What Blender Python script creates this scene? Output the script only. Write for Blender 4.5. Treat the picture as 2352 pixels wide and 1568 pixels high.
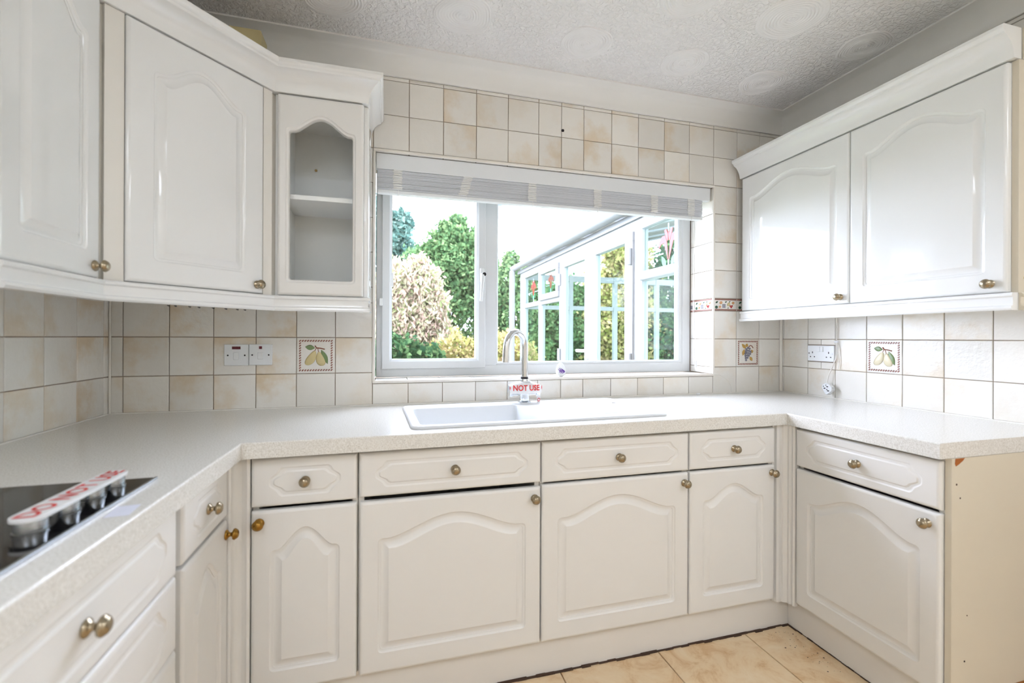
import bpy, bmesh, math, random
import numpy as np
from mathutils import Matrix, Vector

for o in list(bpy.data.objects):
    bpy.data.objects.remove(o)
SC = bpy.context.scene
COL = SC.collection
PI = math.pi

# ------------------------------------------------------------------ camera
F_PX, YAW, ROLL = 1038.94, 0.2702, 0.0041
cam_d = bpy.data.cameras.new('camera')
cam = bpy.data.objects.new('camera', cam_d)
COL.objects.link(cam)
cam_d.sensor_fit = 'HORIZONTAL'
cam_d.sensor_width = 36.0
cam_d.lens = 36.0 * F_PX / 2352
cam_d.shift_y = -(784 - 773.957) / 2352
cam_d.clip_start = 0.05
cam_d.clip_end = 200
_c, _s = math.cos(YAW), math.sin(YAW)
R0, U0, D0 = Vector((_c, -_s, 0)), Vector((0, 0, 1)), Vector((_s, _c, 0))
right = R0 * math.cos(ROLL) + U0 * math.sin(ROLL)
up = -R0 * math.sin(ROLL) + U0 * math.cos(ROLL)
m = Matrix((right, up, -D0)).transposed().to_4x4()
m.translation = Vector((0.9586, -2.0342, 1.1549))
cam.matrix_world = m
cam_d.dof.use_dof = True
cam_d.dof.focus_distance = 2.3
cam_d.dof.aperture_fstop = 2.4
SC.camera = cam

# ------------------------------------------------------------------ exposure
vs = SC.view_settings
vs.view_transform = 'Standard'
vs.look = 'None'
vs.gamma = 1.0
vs.use_curve_mapping = False
vs.exposure = 0.28
FILL = 6.5     # strength of the added fill panels behind the camera
SC.display_settings.display_device = 'sRGB'


def lin(c):
    c = c / 255.0
    return c / 12.92 if c <= 0.04045 else ((c + 0.055) / 1.055) ** 2.4


def rgb(r, g, b):
    return (lin(r), lin(g), lin(b), 1.0)


# ------------------------------------------------------------------ sky
W = bpy.data.worlds.new('sky')
SC.world = W
W.use_nodes = True
nt = W.node_tree
nt.nodes.clear()
wo = nt.nodes.new('ShaderNodeOutputWorld')
bg = nt.nodes.new('ShaderNodeBackground')
tc = nt.nodes.new('ShaderNodeTexCoord')
mp = nt.nodes.new('ShaderNodeMapping')
mp.inputs['Scale'].default_value = (1.0, 1.0, 2.6)
nz = nt.nodes.new('ShaderNodeTexNoise')
nz.inputs['Scale'].default_value = 3.4
nz.inputs['Detail'].default_value = 7
nz.inputs['Roughness'].default_value = 0.55
cr = nt.nodes.new('ShaderNodeValToRGB')
cr.color_ramp.elements[0].position = 0.40
cr.color_ramp.elements[0].color = (0.040, 0.053, 0.070, 1)
cr.color_ramp.elements[1].position = 0.54
cr.color_ramp.elements[1].color = (0.91, 1.00, 1.22, 1)
nt.links.new(tc.outputs['Generated'], mp.inputs['Vector'])
nt.links.new(mp.outputs['Vector'], nz.inputs['Vector'])
nt.links.new(nz.outputs['Fac'], cr.inputs['Fac'])
nt.links.new(cr.outputs['Color'], bg.inputs['Color'])
nt.links.new(bg.outputs['Background'], wo.inputs['Surface'])
bg.inputs['Strength'].default_value = 15.5

# ------------------------------------------------------------------ sun (high, from the left over the house)
sun_d = bpy.data.lights.new('sun', 'SUN')
sun_d.energy = 3.5
sun_d.angle = math.radians(1.0)
sun_d.color = (1.0, 0.95, 0.86)
sun = bpy.data.objects.new('sun', sun_d)
COL.objects.link(sun)
sun.location = (-4, -3, 8)
sun.rotation_euler = Vector((0.62, 0.34, -0.75)).to_track_quat('-Z', 'Y').to_euler()


# ================================================================== helpers
class MB:
    def __init__(self):
        self.v, self.f = [], []

    def add(self, vs_, fs_):
        n = len(self.v)
        self.v += [tuple(p) for p in vs_]
        self.f += [tuple(i + n for i in f) for f in fs_]
        return self

    def box(self, x0, x1, y0, y1, z0, z1):
        v = [(x, y, z) for z in (z0, z1) for y in (y0, y1) for x in (x0, x1)]
        return self.add(v, [(0, 2, 3, 1), (4, 5, 7, 6), (0, 1, 5, 4), (2, 6, 7, 3), (0, 4, 6, 2), (1, 3, 7, 5)])

    def bbox(self, x0, x1, y0, y1, z0, z1, b):
        """box with chamfered edges"""
        bm = bmesh.new()
        bmesh.ops.create_cube(bm, size=1)
        for q in bm.verts:
            q.co = Vector((x0 + (q.co.x + .5) * (x1 - x0), y0 + (q.co.y + .5) * (y1 - y0), z0 + (q.co.z + .5) * (z1 - z0)))
        bmesh.ops.bevel(bm, geom=list(bm.edges), offset=b, segments=2, affect='EDGES', profile=0.5)
        bm.verts.index_update()
        self.add([q.co[:] for q in bm.verts], [[q.index for q in f.verts] for f in bm.faces])
        bm.free()
        return self

    def loops(self, ls, closed=True, cap0=False, cap1=False):
        n = len(ls[0])
        vs_ = [p for l in ls for p in l]
        fs_ = []
        for k in range(len(ls) - 1):
            for i in range(n if closed else n - 1):
                j = (i + 1) % n
                fs_.append((k * n + i, k * n + j, (k + 1) * n + j, (k + 1) * n + i))
        if cap0:
            fs_.append(tuple(reversed(range(n))))
        if cap1:
            fs_.append(tuple(range((len(ls) - 1) * n, len(ls) * n)))
        return self.add(vs_, fs_)

    def lathe(self, prof, seg=24, axis='z', o=(0, 0, 0)):
        ls = []
        for r, h in prof:
            l = []
            for i in range(seg):
                a = 2 * PI * i / seg
                x, y = r * math.cos(a), r * math.sin(a)
                if axis == 'z':
                    p = (x, y, h)
                elif axis == '-y':
                    p = (x, -h, y)
                elif axis == 'x':
                    p = (h, x, y)
                elif axis == 'y':
                    p = (-x, h, y)
                l.append((p[0] + o[0], p[1] + o[1], p[2] + o[2]))
            ls.append(l)
        return self.loops(ls, True, prof[0][0] > 1e-6, prof[-1][0] > 1e-6)

    def tube(self, pts, r, seg=8, cap=True):
        pts = [Vector(p) for p in pts]
        ls = []
        t0 = (pts[1] - pts[0]).normalized()
        ref = Vector((0, 0, 1)) if abs(t0.z) < .9 else Vector((1, 0, 0))
        nrm = t0.cross(ref).normalized()
        for i, p in enumerate(pts):
            a = pts[max(0, i - 1)]
            b = pts[min(len(pts) - 1, i + 1)]
            t = (b - a).normalized()
            nrm = (nrm - t * nrm.dot(t)).normalized()
            bn = t.cross(nrm)
            rr = r[i] if isinstance(r, (list, tuple)) else r
            ls.append([(p + nrm * rr * math.cos(2 * PI * k / seg) + bn * rr * math.sin(2 * PI * k / seg))[:] for k in range(seg)])
        return self.loops(ls, True, cap, cap)

    def sweep(self, path, prof):
        """profile (out, z) swept along a 2-D path; out is to the right of travel; mitred"""
        P = [Vector(p) for p in path]
        nr = []
        for i in range(len(P) - 1):
            d = (P[i + 1] - P[i]).normalized()
            nr.append(Vector((d.y, -d.x)))
        ls = []
        for i, p in enumerate(P):
            if i == 0:
                mv = nr[0]
            elif i == len(P) - 1:
                mv = nr[-1]
            else:
                a, b = nr[i - 1], nr[i]
                mv = (a + b) / (1 + a.dot(b))
            ls.append([(p.x + mv.x * o, p.y + mv.y * o, z) for o, z in prof])
        return self.loops(ls, True, True, True)

    def build(self, name, mat, parent=None, loc=(0, 0, 0), rz=0.0, smooth=None):
        me = bpy.data.meshes.new(name)
        me.from_pydata(self.v, [], self.f)
        me.update()
        bm = bmesh.new()
        bm.from_mesh(me)
        bmesh.ops.recalc_face_normals(bm, faces=bm.faces)
        bm.to_mesh(me)
        bm.free()
        if smooth:
            me.shade_smooth()
            me.set_sharp_from_angle(angle=math.radians(smooth))
            for p_ in me.polygons:
                if max(abs(c) for c in p_.normal) > .99999:
                    p_.use_smooth = False
        return inst(name, me, mat, parent, loc, rz)


def inst(name, me, mat, parent=None, loc=(0, 0, 0), rz=0.0):
    o = bpy.data.objects.new(name, me)
    if mat is not None and not me.materials:
        me.materials.append(mat)
    COL.objects.link(o)
    o.parent = parent
    o.location = loc
    if rz:
        o.rotation_euler = (0, 0, rz)
    return o


def tag(o, label=None, cat=None, group=None, kind=None):
    if label:
        o['label'] = label
    if cat:
        o['category'] = cat
    if group:
        o['group'] = group
    if kind:
        o['kind'] = kind
    return o


def thing(name, label, cat, loc=(0, 0, 0), rz=0.0, group=None, kind=None):
    o = bpy.data.objects.new(name, None)
    o.empty_display_size = 0.05
    COL.objects.link(o)
    o.location = loc
    o.rotation_euler = (0, 0, rz)
    return tag(o, label, cat, group, kind)


# ================================================================== materials
def new_mat(name):
    mt = bpy.data.materials.new(name)
    mt.use_nodes = True
    t = mt.node_tree
    return mt, t, t.nodes['Principled BSDF']


def N(t, typ, **kw):
    n = t.nodes.new(typ)
    for k, v in kw.items():
        if k in n.inputs.keys():
            n.inputs[k].default_value = v
        else:
            setattr(n, k, v)
    return n


def plain(name, col, rough=0.4, metal=0.0, coat=0.0, bump=0.0, bscale=200.0, var=0.0, spec=0.5):
    mt, t, b = new_mat(name)
    b.inputs['Base Color'].default_value = col
    b.inputs['Roughness'].default_value = rough
    b.inputs['Metallic'].default_value = metal
    b.inputs['Coat Weight'].default_value = coat
    b.inputs['Coat Roughness'].default_value = 0.025
    b.inputs['Specular IOR Level'].default_value = spec
    tcn = N(t, 'ShaderNodeTexCoord')
    nzn = N(t, 'ShaderNodeTexNoise', Scale=bscale, Detail=3.0)
    t.links.new(tcn.outputs['Object'], nzn.inputs['Vector'])
    if bump:
        bn = N(t, 'ShaderNodeBump', Strength=bump, Distance=0.002)
        t.links.new(nzn.outputs['Fac'], bn.inputs['Height'])
        t.links.new(bn.outputs['Normal'], b.inputs['Normal'])
    if var:
        n2 = N(t, 'ShaderNodeTexNoise', Scale=6.0, Detail=4.0)
        t.links.new(tcn.outputs['Object'], n2.inputs['Vector'])
        mx = N(t, 'ShaderNodeMix', data_type='RGBA')
        mx.inputs['A'].default_value = col
        mx.inputs['B'].default_value = tuple(c * (1 - var) for c in col[:3]) + (1,)
        t.links.new(n2.outputs['Fac'], mx.inputs['Factor'])
        t.links.new(mx.outputs['Result'], b.inputs['Base Color'])
    return mt


M = {}
M['gloss_white'] = plain('gloss_white_vinyl', rgb(240, 240, 238), 0.055, coat=0.3, var=0.01)
M['satin_white'] = plain('satin_white_vinyl', rgb(238, 236, 232), 0.34, var=0.02)
M['carcass'] = plain('white_melamine', rgb(238, 234, 226), 0.45, var=0.02)
M['cream_panel'] = plain('cream_melamine', rgb(224, 214, 194), 0.5, var=0.04)
M['plinth'] = plain('plinth_white', rgb(236, 232, 226), 0.4, var=0.03)
M['interior'] = plain('bright_white_interior', rgb(250, 250, 248), 0.5)
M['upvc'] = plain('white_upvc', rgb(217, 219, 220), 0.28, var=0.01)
M['upvc_out'] = plain('darkened_upvc', rgb(128, 130, 132), 0.4, var=0.05)  # white frames, colour darkened to hold detail under the bright sky
M['plaster'] = plain('painted_plaster', rgb(238, 232, 220), 0.8, bump=0.1, bscale=90, var=0.03)
M['cove'] = plain('coving_paint', rgb(240, 238, 233), 0.75, var=0.05)
M['grout'] = plain('grout', rgb(172, 150, 128), 0.9, bump=0.3, bscale=300, var=0.3)
M['tile_trim'] = plain('glazed_edging', rgb(238, 232, 222), 0.3)
M['chrome'] = plain('chrome', (0.78, 0.80, 0.82, 1), 0.06, 1.0)
M['nickel'] = plain('aged_nickel', rgb(178, 164, 140), 0.24, 1.0, var=0.25)
M['brass'] = plain('aged_brass', rgb(176, 134, 66), 0.26, 1.0, var=0.3)
M['steel'] = plain('brushed_steel', rgb(176, 180, 184), 0.25, 1.0)
M['hook'] = plain('dark_steel', rgb(96, 92, 86), 0.35, 0.9)
M['dark'] = plain('dark_hole', rgb(24, 20, 26), 0.6)
M['sink'] = plain('white_composite', rgb(236, 238, 240), 0.38, bump=0.15, bscale=900, var=0.02)
M['plastic'] = plain('white_plastic', rgb(238, 240, 241), 0.3)
M['cord'] = plain('white_cord', rgb(238, 234, 226), 0.7)
M['neon'] = plain('dark_red_lens', rgb(92, 14, 30), 0.15)
M['purple'] = plain('purple_print', rgb(92, 36, 150), 0.4)
M['tape'] = plain('white_tape', rgb(240, 240, 240), 0.25)
M['red_print'] = plain('red_print', rgb(214, 36, 32), 0.35)
M['chip'] = plain('bare_chipboard', rgb(188, 110, 48), 0.9, bump=0.6, bscale=500, var=0.4)
M['pine'] = plain('yellowed_pine', rgb(214, 198, 148), 0.6, var=0.15)
M['blind'] = plain('white_reed', rgb(228, 230, 234), 0.5, var=0.06)
M['yarn'] = plain('cream_yarn', rgb(244, 243, 240), 0.8, bump=0.4, bscale=800)
M['fascia'] = plain('white_fascia', rgb(232, 234, 235), 0.45)
M['screwcap'] = plain('tan_screw_cap', rgb(196, 160, 100), 0.5)
M['dirt'] = plain('dirty_sealant', rgb(84, 62, 48), 0.9, bump=0.5, bscale=120, var=0.5)
M['roof'] = plain('polycarbonate_roof', rgb(236, 238, 240), 0.4, var=0.04)
M['bark'] = plain('bark', rgb(112, 92, 74), 0.9, bump=0.8, bscale=40, var=0.4)
M['lawn'] = plain('lawn', rgb(92, 100, 66), 0.95, bump=0.8, bscale=60, var=0.4)
M['red_glass'] = plain('red_leaded_glass', rgb(138, 18, 12), 0.3)
M['green_glass'] = plain('green_leaded_glass', rgb(14, 96, 60), 0.15)
M['lead'] = plain('lead_strip', rgb(150, 158, 164), 0.35, 0.6)
M['pear'] = plain('pear_glaze', rgb(224, 206, 152), 0.25, var=0.3)
M['pear_pale'] = plain('pale_pear_glaze', rgb(226, 216, 184), 0.2, var=0.12)
M['leaf_glaze'] = plain('leaf_glaze', rgb(126, 150, 98), 0.25, var=0.3)
M['twig_glaze'] = plain('twig_glaze', rgb(150, 94, 74), 0.25, var=0.2)
M['grape_glaze'] = plain('grape_glaze', rgb(138, 136, 150), 0.2, var=0.2)
M['gold_leaf'] = plain('ochre_leaf_glaze', rgb(206, 164, 82), 0.25, var=0.25)
M['rope'] = plain('brown_rope_glaze', rgb(142, 84, 66), 0.3)
M['peach'] = plain('peach_glaze', rgb(222, 170, 122), 0.25, var=0.2)
M['cherry'] = plain('cherry_glaze', rgb(180, 40, 40), 0.2)
M['deep_leaf'] = plain('deep_leaf_glaze', rgb(46, 92, 62), 0.2, var=0.2)
M['paper'] = plain('paper_label', rgb(222, 224, 238), 0.6)
M['lamp_glow'] = None


def tile_mat():
    """cream glazed tile; object colour R = amount of tan staining, G = where the stain sits, B = seed"""
    mt, t, b = new_mat('cream_glazed_tile')
    tcn = N(t, 'ShaderNodeTexCoord')
    oi = N(t, 'ShaderNodeObjectInfo')
    sp = N(t, 'ShaderNodeSeparateColor')
    t.links.new(oi.outputs['Color'], sp.inputs['Color'])
    ang = N(t, 'ShaderNodeMath', operation='MULTIPLY')
    ang.inputs[1].default_value = 2 * PI
    t.links.new(sp.outputs['Green'], ang.inputs[0])
    rot = N(t, 'ShaderNodeVectorRotate', rotation_type='Y_AXIS')
    t.links.new(tcn.outputs['Object'], rot.inputs['Vector'])
    t.links.new(ang.outputs[0], rot.inputs['Angle'])
    sx = N(t, 'ShaderNodeSeparateXYZ')
    t.links.new(rot.outputs['Vector'], sx.inputs['Vector'])
    off = N(t, 'ShaderNodeVectorMath', operation='ADD')
    sd = N(t, 'ShaderNodeMath', operation='MULTIPLY')
    sd.inputs[1].default_value = 37.0
    t.links.new(oi.outputs['Random'], sd.inputs[0])
    cb = N(t, 'ShaderNodeCombineXYZ')
    t.links.new(sd.outputs[0], cb.inputs['X'])
    t.links.new(sd.outputs[0], cb.inputs['Z'])
    t.links.new(tcn.outputs['Object'], off.inputs[0])
    t.links.new(cb.outputs[0], off.inputs[1])
    n1 = N(t, 'ShaderNodeTexNoise', Scale=11.0, Detail=4.0, Roughness=0.6)
    t.links.new(off.outputs[0], n1.inputs['Vector'])
    # stain = smoothstep(x/0.075 + noise)
    a1 = N(t, 'ShaderNodeMath', operation='MULTIPLY_ADD')
    a1.inputs[1].default_value = 7.5
    t.links.new(sx.outputs['X'], a1.inputs[0])
    nn = N(t, 'ShaderNodeMath', operation='MULTIPLY_ADD')
    nn.inputs[1].default_value = 2.6
    nn.inputs[2].default_value = -1.15
    t.links.new(n1.outputs['Fac'], nn.inputs[0])
    t.links.new(nn.outputs[0], a1.inputs[2])
    mr = N(t, 'ShaderNodeMapRange', interpolation_type='SMOOTHSTEP')
    mr.inputs['From Min'].default_value = -0.15
    mr.inputs['From Max'].default_value = 1.0
    t.links.new(a1.outputs[0], mr.inputs['Value'])
    fac = N(t, 'ShaderNodeMath', operation='MULTIPLY')
    t.links.new(mr.outputs['Result'], fac.inputs[0])
    t.links.new(sp.outputs['Red'], fac.inputs[1])
    mx = N(t, 'ShaderNodeMix', data_type='RGBA')
    mx.inputs['A'].default_value = rgb(243, 239, 231)
    mx.inputs['B'].default_value = rgb(226, 203, 168)
    t.links.new(fac.outputs[0], mx.inputs['Factor'])
    # overall per-tile tone
    n3 = N(t, 'ShaderNodeMath', operation='MULTIPLY_ADD')
    n3.inputs[1].default_value = -0.12
    n3.inputs[2].default_value = 1.0
    t.links.new(oi.outputs['Random'], n3.inputs[0])
    sc_ = N(t, 'ShaderNodeMix', data_type='RGBA', blend_type='MULTIPLY')
    sc_.inputs['Factor'].default_value = 1.0
    t.links.new(mx.outputs['Result'], sc_.inputs['A'])
    t.links.new(n3.outputs[0], sc_.inputs['B'])
    t.links.new(sc_.outputs['Result'], b.inputs['Base Color'])
    b.inputs['Roughness'].default_value = 0.24
    n2 = N(t, 'ShaderNodeTexNoise', Scale=42.0, Detail=3.0, Roughness=0.6)
    t.links.new(off.outputs[0], n2.inputs['Vector'])
    bn = N(t, 'ShaderNodeBump', Strength=0.35, Distance=0.004)
    t.links.new(n2.outputs['Fac'], bn.inputs['Height'])
    t.links.new(bn.outputs['Normal'], b.inputs['Normal'])
    return mt


M['tile'] = tile_mat()


def worktop_mat():
    mt, t, b = new_mat('speckled_quartz')
    tcn = N(t, 'ShaderNodeTexCoord')
    v1 = N(t, 'ShaderNodeTexVoronoi', Scale=230.0)
    t.links.new(tcn.outputs['Object'], v1.inputs['Vector'])
    n1 = N(t, 'ShaderNodeTexNoise', Scale=300.0, Detail=3.0)
    t.links.new(tcn.outputs['Object'], n1.inputs['Vector'])
    r1 = N(t, 'ShaderNodeValToRGB')
    e = r1.color_ramp.elements
    e[0].position, e[0].color = 0.30, rgb(214, 210, 201)
    e[1].position, e[1].color = 0.62, rgb(240, 238, 233)
    t.links.new(n1.outputs['Fac'], r1.inputs['Fac'])
    n2 = N(t, 'ShaderNodeTexNoise', Scale=420.0, Detail=1.0)
    t.links.new(tcn.outputs['Object'], n2.inputs['Vector'])
    r2 = N(t, 'ShaderNodeValToRGB')
    e = r2.color_ramp.elements
    e[0].position, e[0].color = 0.70, (0, 0, 0, 1)
    e[1].position, e[1].color = 0.78, (1, 1, 1, 1)
    t.links.new(n2.outputs['Fac'], r2.inputs['Fac'])
    mx = N(t, 'ShaderNodeMix', data_type='RGBA')
    mx.inputs['B'].default_value = rgb(128, 116, 100)
    t.links.new(r2.outputs['Color'], mx.inputs['Factor'])
    t.links.new(r1.outputs['Color'], mx.inputs['A'])
    r3 = N(t, 'ShaderNodeValToRGB')
    e = r3.color_ramp.elements
    e[0].position, e[0].color = 0.02, (1, 1, 1, 1)
    e[1].position, e[1].color = 0.06, (0, 0, 0, 1)
    t.links.new(v1.outputs['Distance'], r3.inputs['Fac'])
    mx2 = N(t, 'ShaderNodeMix', data_type='RGBA')
    mx2.inputs['B'].default_value = rgb(248, 246, 240)
    t.links.new(r3.outputs['Color'], mx2.inputs['Factor'])
    t.links.new(mx.outputs['Result'], mx2.inputs['A'])
    t.links.new(mx2.outputs['Result'], b.inputs['Base Color'])
    b.inputs['Roughness'].default_value = 0.19
    return mt


M['worktop'] = worktop_mat()


def floor_mat():
    mt, t, b = new_mat('beige_marbled_floor_tile')
    tcn = N(t, 'ShaderNodeTexCoord')
    oi = N(t, 'ShaderNodeObjectInfo')
    sd = N(t, 'ShaderNodeMath', operation='MULTIPLY')
    sd.inputs[1].default_value = 23.0
    t.links.new(oi.outputs['Random'], sd.inputs[0])
    off = N(t, 'ShaderNodeVectorMath', operation='ADD')
    t.links.new(tcn.outputs['Object'], off.inputs[0])
    t.links.new(sd.outputs[0], off.inputs[1])
    n1 = N(t, 'ShaderNodeTexNoise', Scale=9.0, Detail=9.0, Roughness=0.72, Distortion=0.7)
    t.links.new(off.outputs[0], n1.inputs['Vector'])
    r1 = N(t, 'ShaderNodeValToRGB')
    e = r1.color_ramp.elements
    e[0].position, e[0].color = 0.33, rgb(212, 170, 120)
    e[1].position, e[1].color = 0.50, rgb(234, 206, 166)
    e.new(0.68).color = rgb(240, 218, 184)
    t.links.new(n1.outputs['Fac'], r1.inputs['Fac'])
    t.links.new(r1.outputs['Color'], b.inputs['Base Color'])
    b.inputs['Roughness'].default_value = 0.32
    return mt


M['floor'] = floor_mat()


def ceiling_mat():
    mt, t, b = new_mat('stippled_artex')
    tcn = N(t, 'ShaderNodeTexCoord')
    n1 = N(t, 'ShaderNodeTexNoise', Scale=62.0, Detail=2.5, Roughness=0.55, Distortion=0.6)
    t.links.new(tcn.outputs['Object'], n1.inputs['Vector'])
    r = N(t, 'ShaderNodeValToRGB')
    e = r.color_ramp.elements
    e[0].position, e[0].color = 0.40, (0, 0, 0, 1)
    e[1].position, e[1].color = 0.60, (1, 1, 1, 1)
    t.links.new(n1.outputs['Fac'], r.inputs['Fac'])
    bn = N(t, 'ShaderNodeBump', Strength=0.8, Distance=0.0048)
    t.links.new(r.outputs['Color'], bn.inputs['Height'])
    t.links.new(bn.outputs['Normal'], b.inputs['Normal'])
    b.inputs['Base Color'].default_value = rgb(244, 243, 241)
    b.inputs['Roughness'].default_value = 0.7
    return mt


M['ceiling'] = ceiling_mat()
M['swirl'] = plain('combed_artex', rgb(240, 239, 237), 0.7, bump=0.35, bscale=120)


def glass_mat(name, tint, refl=1.0):
    mt = bpy.data.materials.new(name)
    mt.use_nodes = True
    t = mt.node_tree
    t.nodes.clear()
    out = N(t, 'ShaderNodeOutputMaterial')
    tr = N(t, 'ShaderNodeBsdfTransparent', Color=tint)
    gl = N(t, 'ShaderNodeBsdfGlossy', Roughness=0.02)
    lw = N(t, 'ShaderNodeLayerWeight', Blend=0.5)
    fr = N(t, 'ShaderNodeMath', operation='POWER')
    fr.inputs[1].default_value = 5.0
    t.links.new(lw.outputs['Facing'], fr.inputs[0])
    mu = N(t, 'ShaderNodeMath', operation='MULTIPLY_ADD')
    mu.inputs[1].default_value = 0.9 * refl
    mu.inputs[2].default_value = 0.03 * refl
    mx = N(t, 'ShaderNodeMixShader')
    t.links.new(fr.outputs[0], mu.inputs[0])
    t.links.new(mu.outputs[0], mx.inputs[0])
    t.links.new(tr.outputs[0], mx.inputs[1])
    t.links.new(gl.outputs[0], mx.inputs[2])
    t.links.new(mx.outputs[0], out.inputs[0])
    return mt


M['glass'] = glass_mat('window_glass', (0.99, 0.99, 0.99, 1))
M['cabinet_glass'] = glass_mat('cabinet_glass', (0.99, 0.995, 0.993, 1), 0.12)
M['con_glass'] = glass_mat('conservatory_glass', (0.82, 0.91, 0.87, 1), 0.2)

mt, t, b = new_mat('black_hob_glass')
b.inputs['Base Color'].default_value = rgb(16, 14, 15)
b.inputs['Roughness'].default_value = 0.07
M['hob'] = mt


def leaf_mat(name, c1, c2, c3):
    mt = bpy.data.materials.new(name)
    mt.use_nodes = True
    t = mt.node_tree
    t.nodes.clear()
    out = N(t, 'ShaderNodeOutputMaterial')
    geo = N(t, 'ShaderNodeNewGeometry')
    r = N(t, 'ShaderNodeValToRGB')
    e = r.color_ramp.elements
    e[0].position, e[0].color = 0.0, c1
    e[1].position, e[1].color = 1.0, c3
    e.new(0.5).color = c2
    t.links.new(geo.outputs['Random Per Island'], r.inputs['Fac'])
    d = N(t, 'ShaderNodeBsdfDiffuse')
    tl = N(t, 'ShaderNodeBsdfTranslucent')
    t.links.new(r.outputs['Color'], d.inputs['Color'])
    t.links.new(r.outputs['Color'], tl.inputs['Color'])
    mx = N(t, 'ShaderNodeMixShader')
    mx.inputs[0].default_value = 0.4
    t.links.new(d.outputs[0], mx.inputs[1])
    t.links.new(tl.outputs[0], mx.inputs[2])
    t.links.new(mx.outputs[0], out.inputs[0])
    return mt


M['poly'] = leaf_mat('translucent_polycarbonate', rgb(120, 118, 110), rgb(120, 118, 110), rgb(120, 118, 110))
M['leaf_green'] = leaf_mat('mid_green_leaf', rgb(58, 88, 58), rgb(92, 122, 80), rgb(128, 148, 102))
M['leaf_blue'] = leaf_mat('blue_green_leaf', rgb(64, 96, 88), rgb(92, 122, 112), rgb(122, 146, 134))
M['leaf_pink'] = leaf_mat('variegated_pink_cream_leaf', rgb(172, 142, 130), rgb(184, 172, 152), rgb(124, 140, 88))
M['leaf_yellow'] = leaf_mat('yellow_green_leaf', rgb(128, 132, 70), rgb(166, 158, 106), rgb(176, 150, 116))
M['leaf_dark'] = leaf_mat('dark_green_leaf', rgb(36, 64, 44), rgb(60, 90, 58), rgb(98, 122, 80))

# ================================================================== room shell
XL, XR = -0.0423, 3.0818          # tile faces of the side walls
YR = -3.5                         # rear wall
ZC = 2.37                         # ceiling
ZT = 0.86                         # worktop
WX0, WX1, WZ0, WZ1 = 0.908, 2.630, 0.962, 1.955   # window opening
G = 0.005                         # tile thickness
Z_ROWS = [0.862, 1.000, 1.150, 1.300, 1.367, 1.517, 1.667, 1.817, 1.967, 2.117, 2.267, 2.284]
rnd = random.Random(7)

floor = tag(MB().box(XL - .2, XR + .2, YR - .2, 0.3, -0.15, -0.012).build('floor', M['grout']), kind='structure',
            label='beige marbled tile floor below the white plinths')
ceiling = tag(MB().box(XL - .2, XR + .2, YR - .2, 0.3, ZC, ZC + .15).build('ceiling', M['ceiling']), kind='structure',
              label='white stippled ceiling with combed swirl rosettes')
wl = MB().box(XL - .2, XL - G, YR - .2, 0.3, -0.15, ZC)
wall_left = tag(wl.build('wall_left', M['grout']), kind='structure', label='cream tiled wall behind the hob')
wr = MB().box(XR + G, XR + .2, YR - .2, 0.3, -0.15, ZC)
wall_right = tag(wr.build('wall_right', M['grout']), kind='structure', label='cream tiled wall behind the double socket')
wb = MB()
wb.box(XL - .2, WX0 - G, G, .30, -.15, ZC).box(WX1 + G, XR + .2, G, .30, -.15, ZC)
wb.box(WX0 - G, WX1 + G, G, .30, -.15, WZ0 - G).box(WX0 - G, WX1 + G, G, .30, WZ1 + G, ZC)
wall_back = tag(wb.build('wall_back', M['grout']), kind='structure', label='cream tiled wall around the kitchen window')
wq = MB().box(XL - .2, XR + .2, YR - .2, YR, -.15, ZC)
wall_rear = tag(wq.build('wall_rear', M['plaster']), kind='structure', label='plain painted wall behind the viewpoint')
# painted part of the side walls further back
MB().box(XL - G, XL, YR, -1.7, 0, ZC).build('plaster_panel', M['plaster'], wall_left)
MB().box(XR, XR + G, YR, -1.82, 0, ZC).build('plaster_panel', M['plaster'], wall_right)

_tile_mesh = {}


def tile_mesh(w, h, mat='tile', depth=G, bev=0.0022, key=''):
    k = (round(w, 4), round(h, 4), mat, key)
    if k not in _tile_mesh:
        w2, h2 = w / 2, h / 2
        ls = []
        for ins, y in ((0, depth), (0, bev * .9), (bev * .45, bev * .25), (bev, 0)):
            ls.append([(-w2 + ins, y, -h2 + ins), (w2 - ins, y, -h2 + ins), (w2 - ins, y, h2 - ins), (-w2 + ins, y, h2 - ins)])
        mb = MB().loops(ls, True, False, True)
        me = bpy.data.meshes.new('tile')
        me.from_pydata(mb.v, [], mb.f)
        me.update()
        me.materials.append(M[mat])
        _tile_mesh[k] = me
    return _tile_mesh[k]


GAP = 0.0023


def put_tile(parent, wall, a0, a1, z0, z1, tan=None, name='tile'):
    """wall: 'b' back (a = X), 'l' left (a = Y), 'r' right (a = Y)"""
    me = tile_mesh(abs(a1 - a0) - GAP, z1 - z0 - GAP)
    ac, zc = (a0 + a1) / 2, (z0 + z1) / 2
    if wall == 'b':
        o = inst(name, me, None, parent, (ac, 0, zc))
    elif wall == 'l':
        o = inst(name, me, None, parent, (XL, ac, zc), PI / 2)
    else:
        o = inst(name, me, None, parent, (XR, ac, zc), -PI / 2)
    if tan is None:
        tan = rnd.random() ** 1.7 * 0.75
    o.color = (tan, rnd.random(), rnd.random(), 1)
    return o


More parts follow.
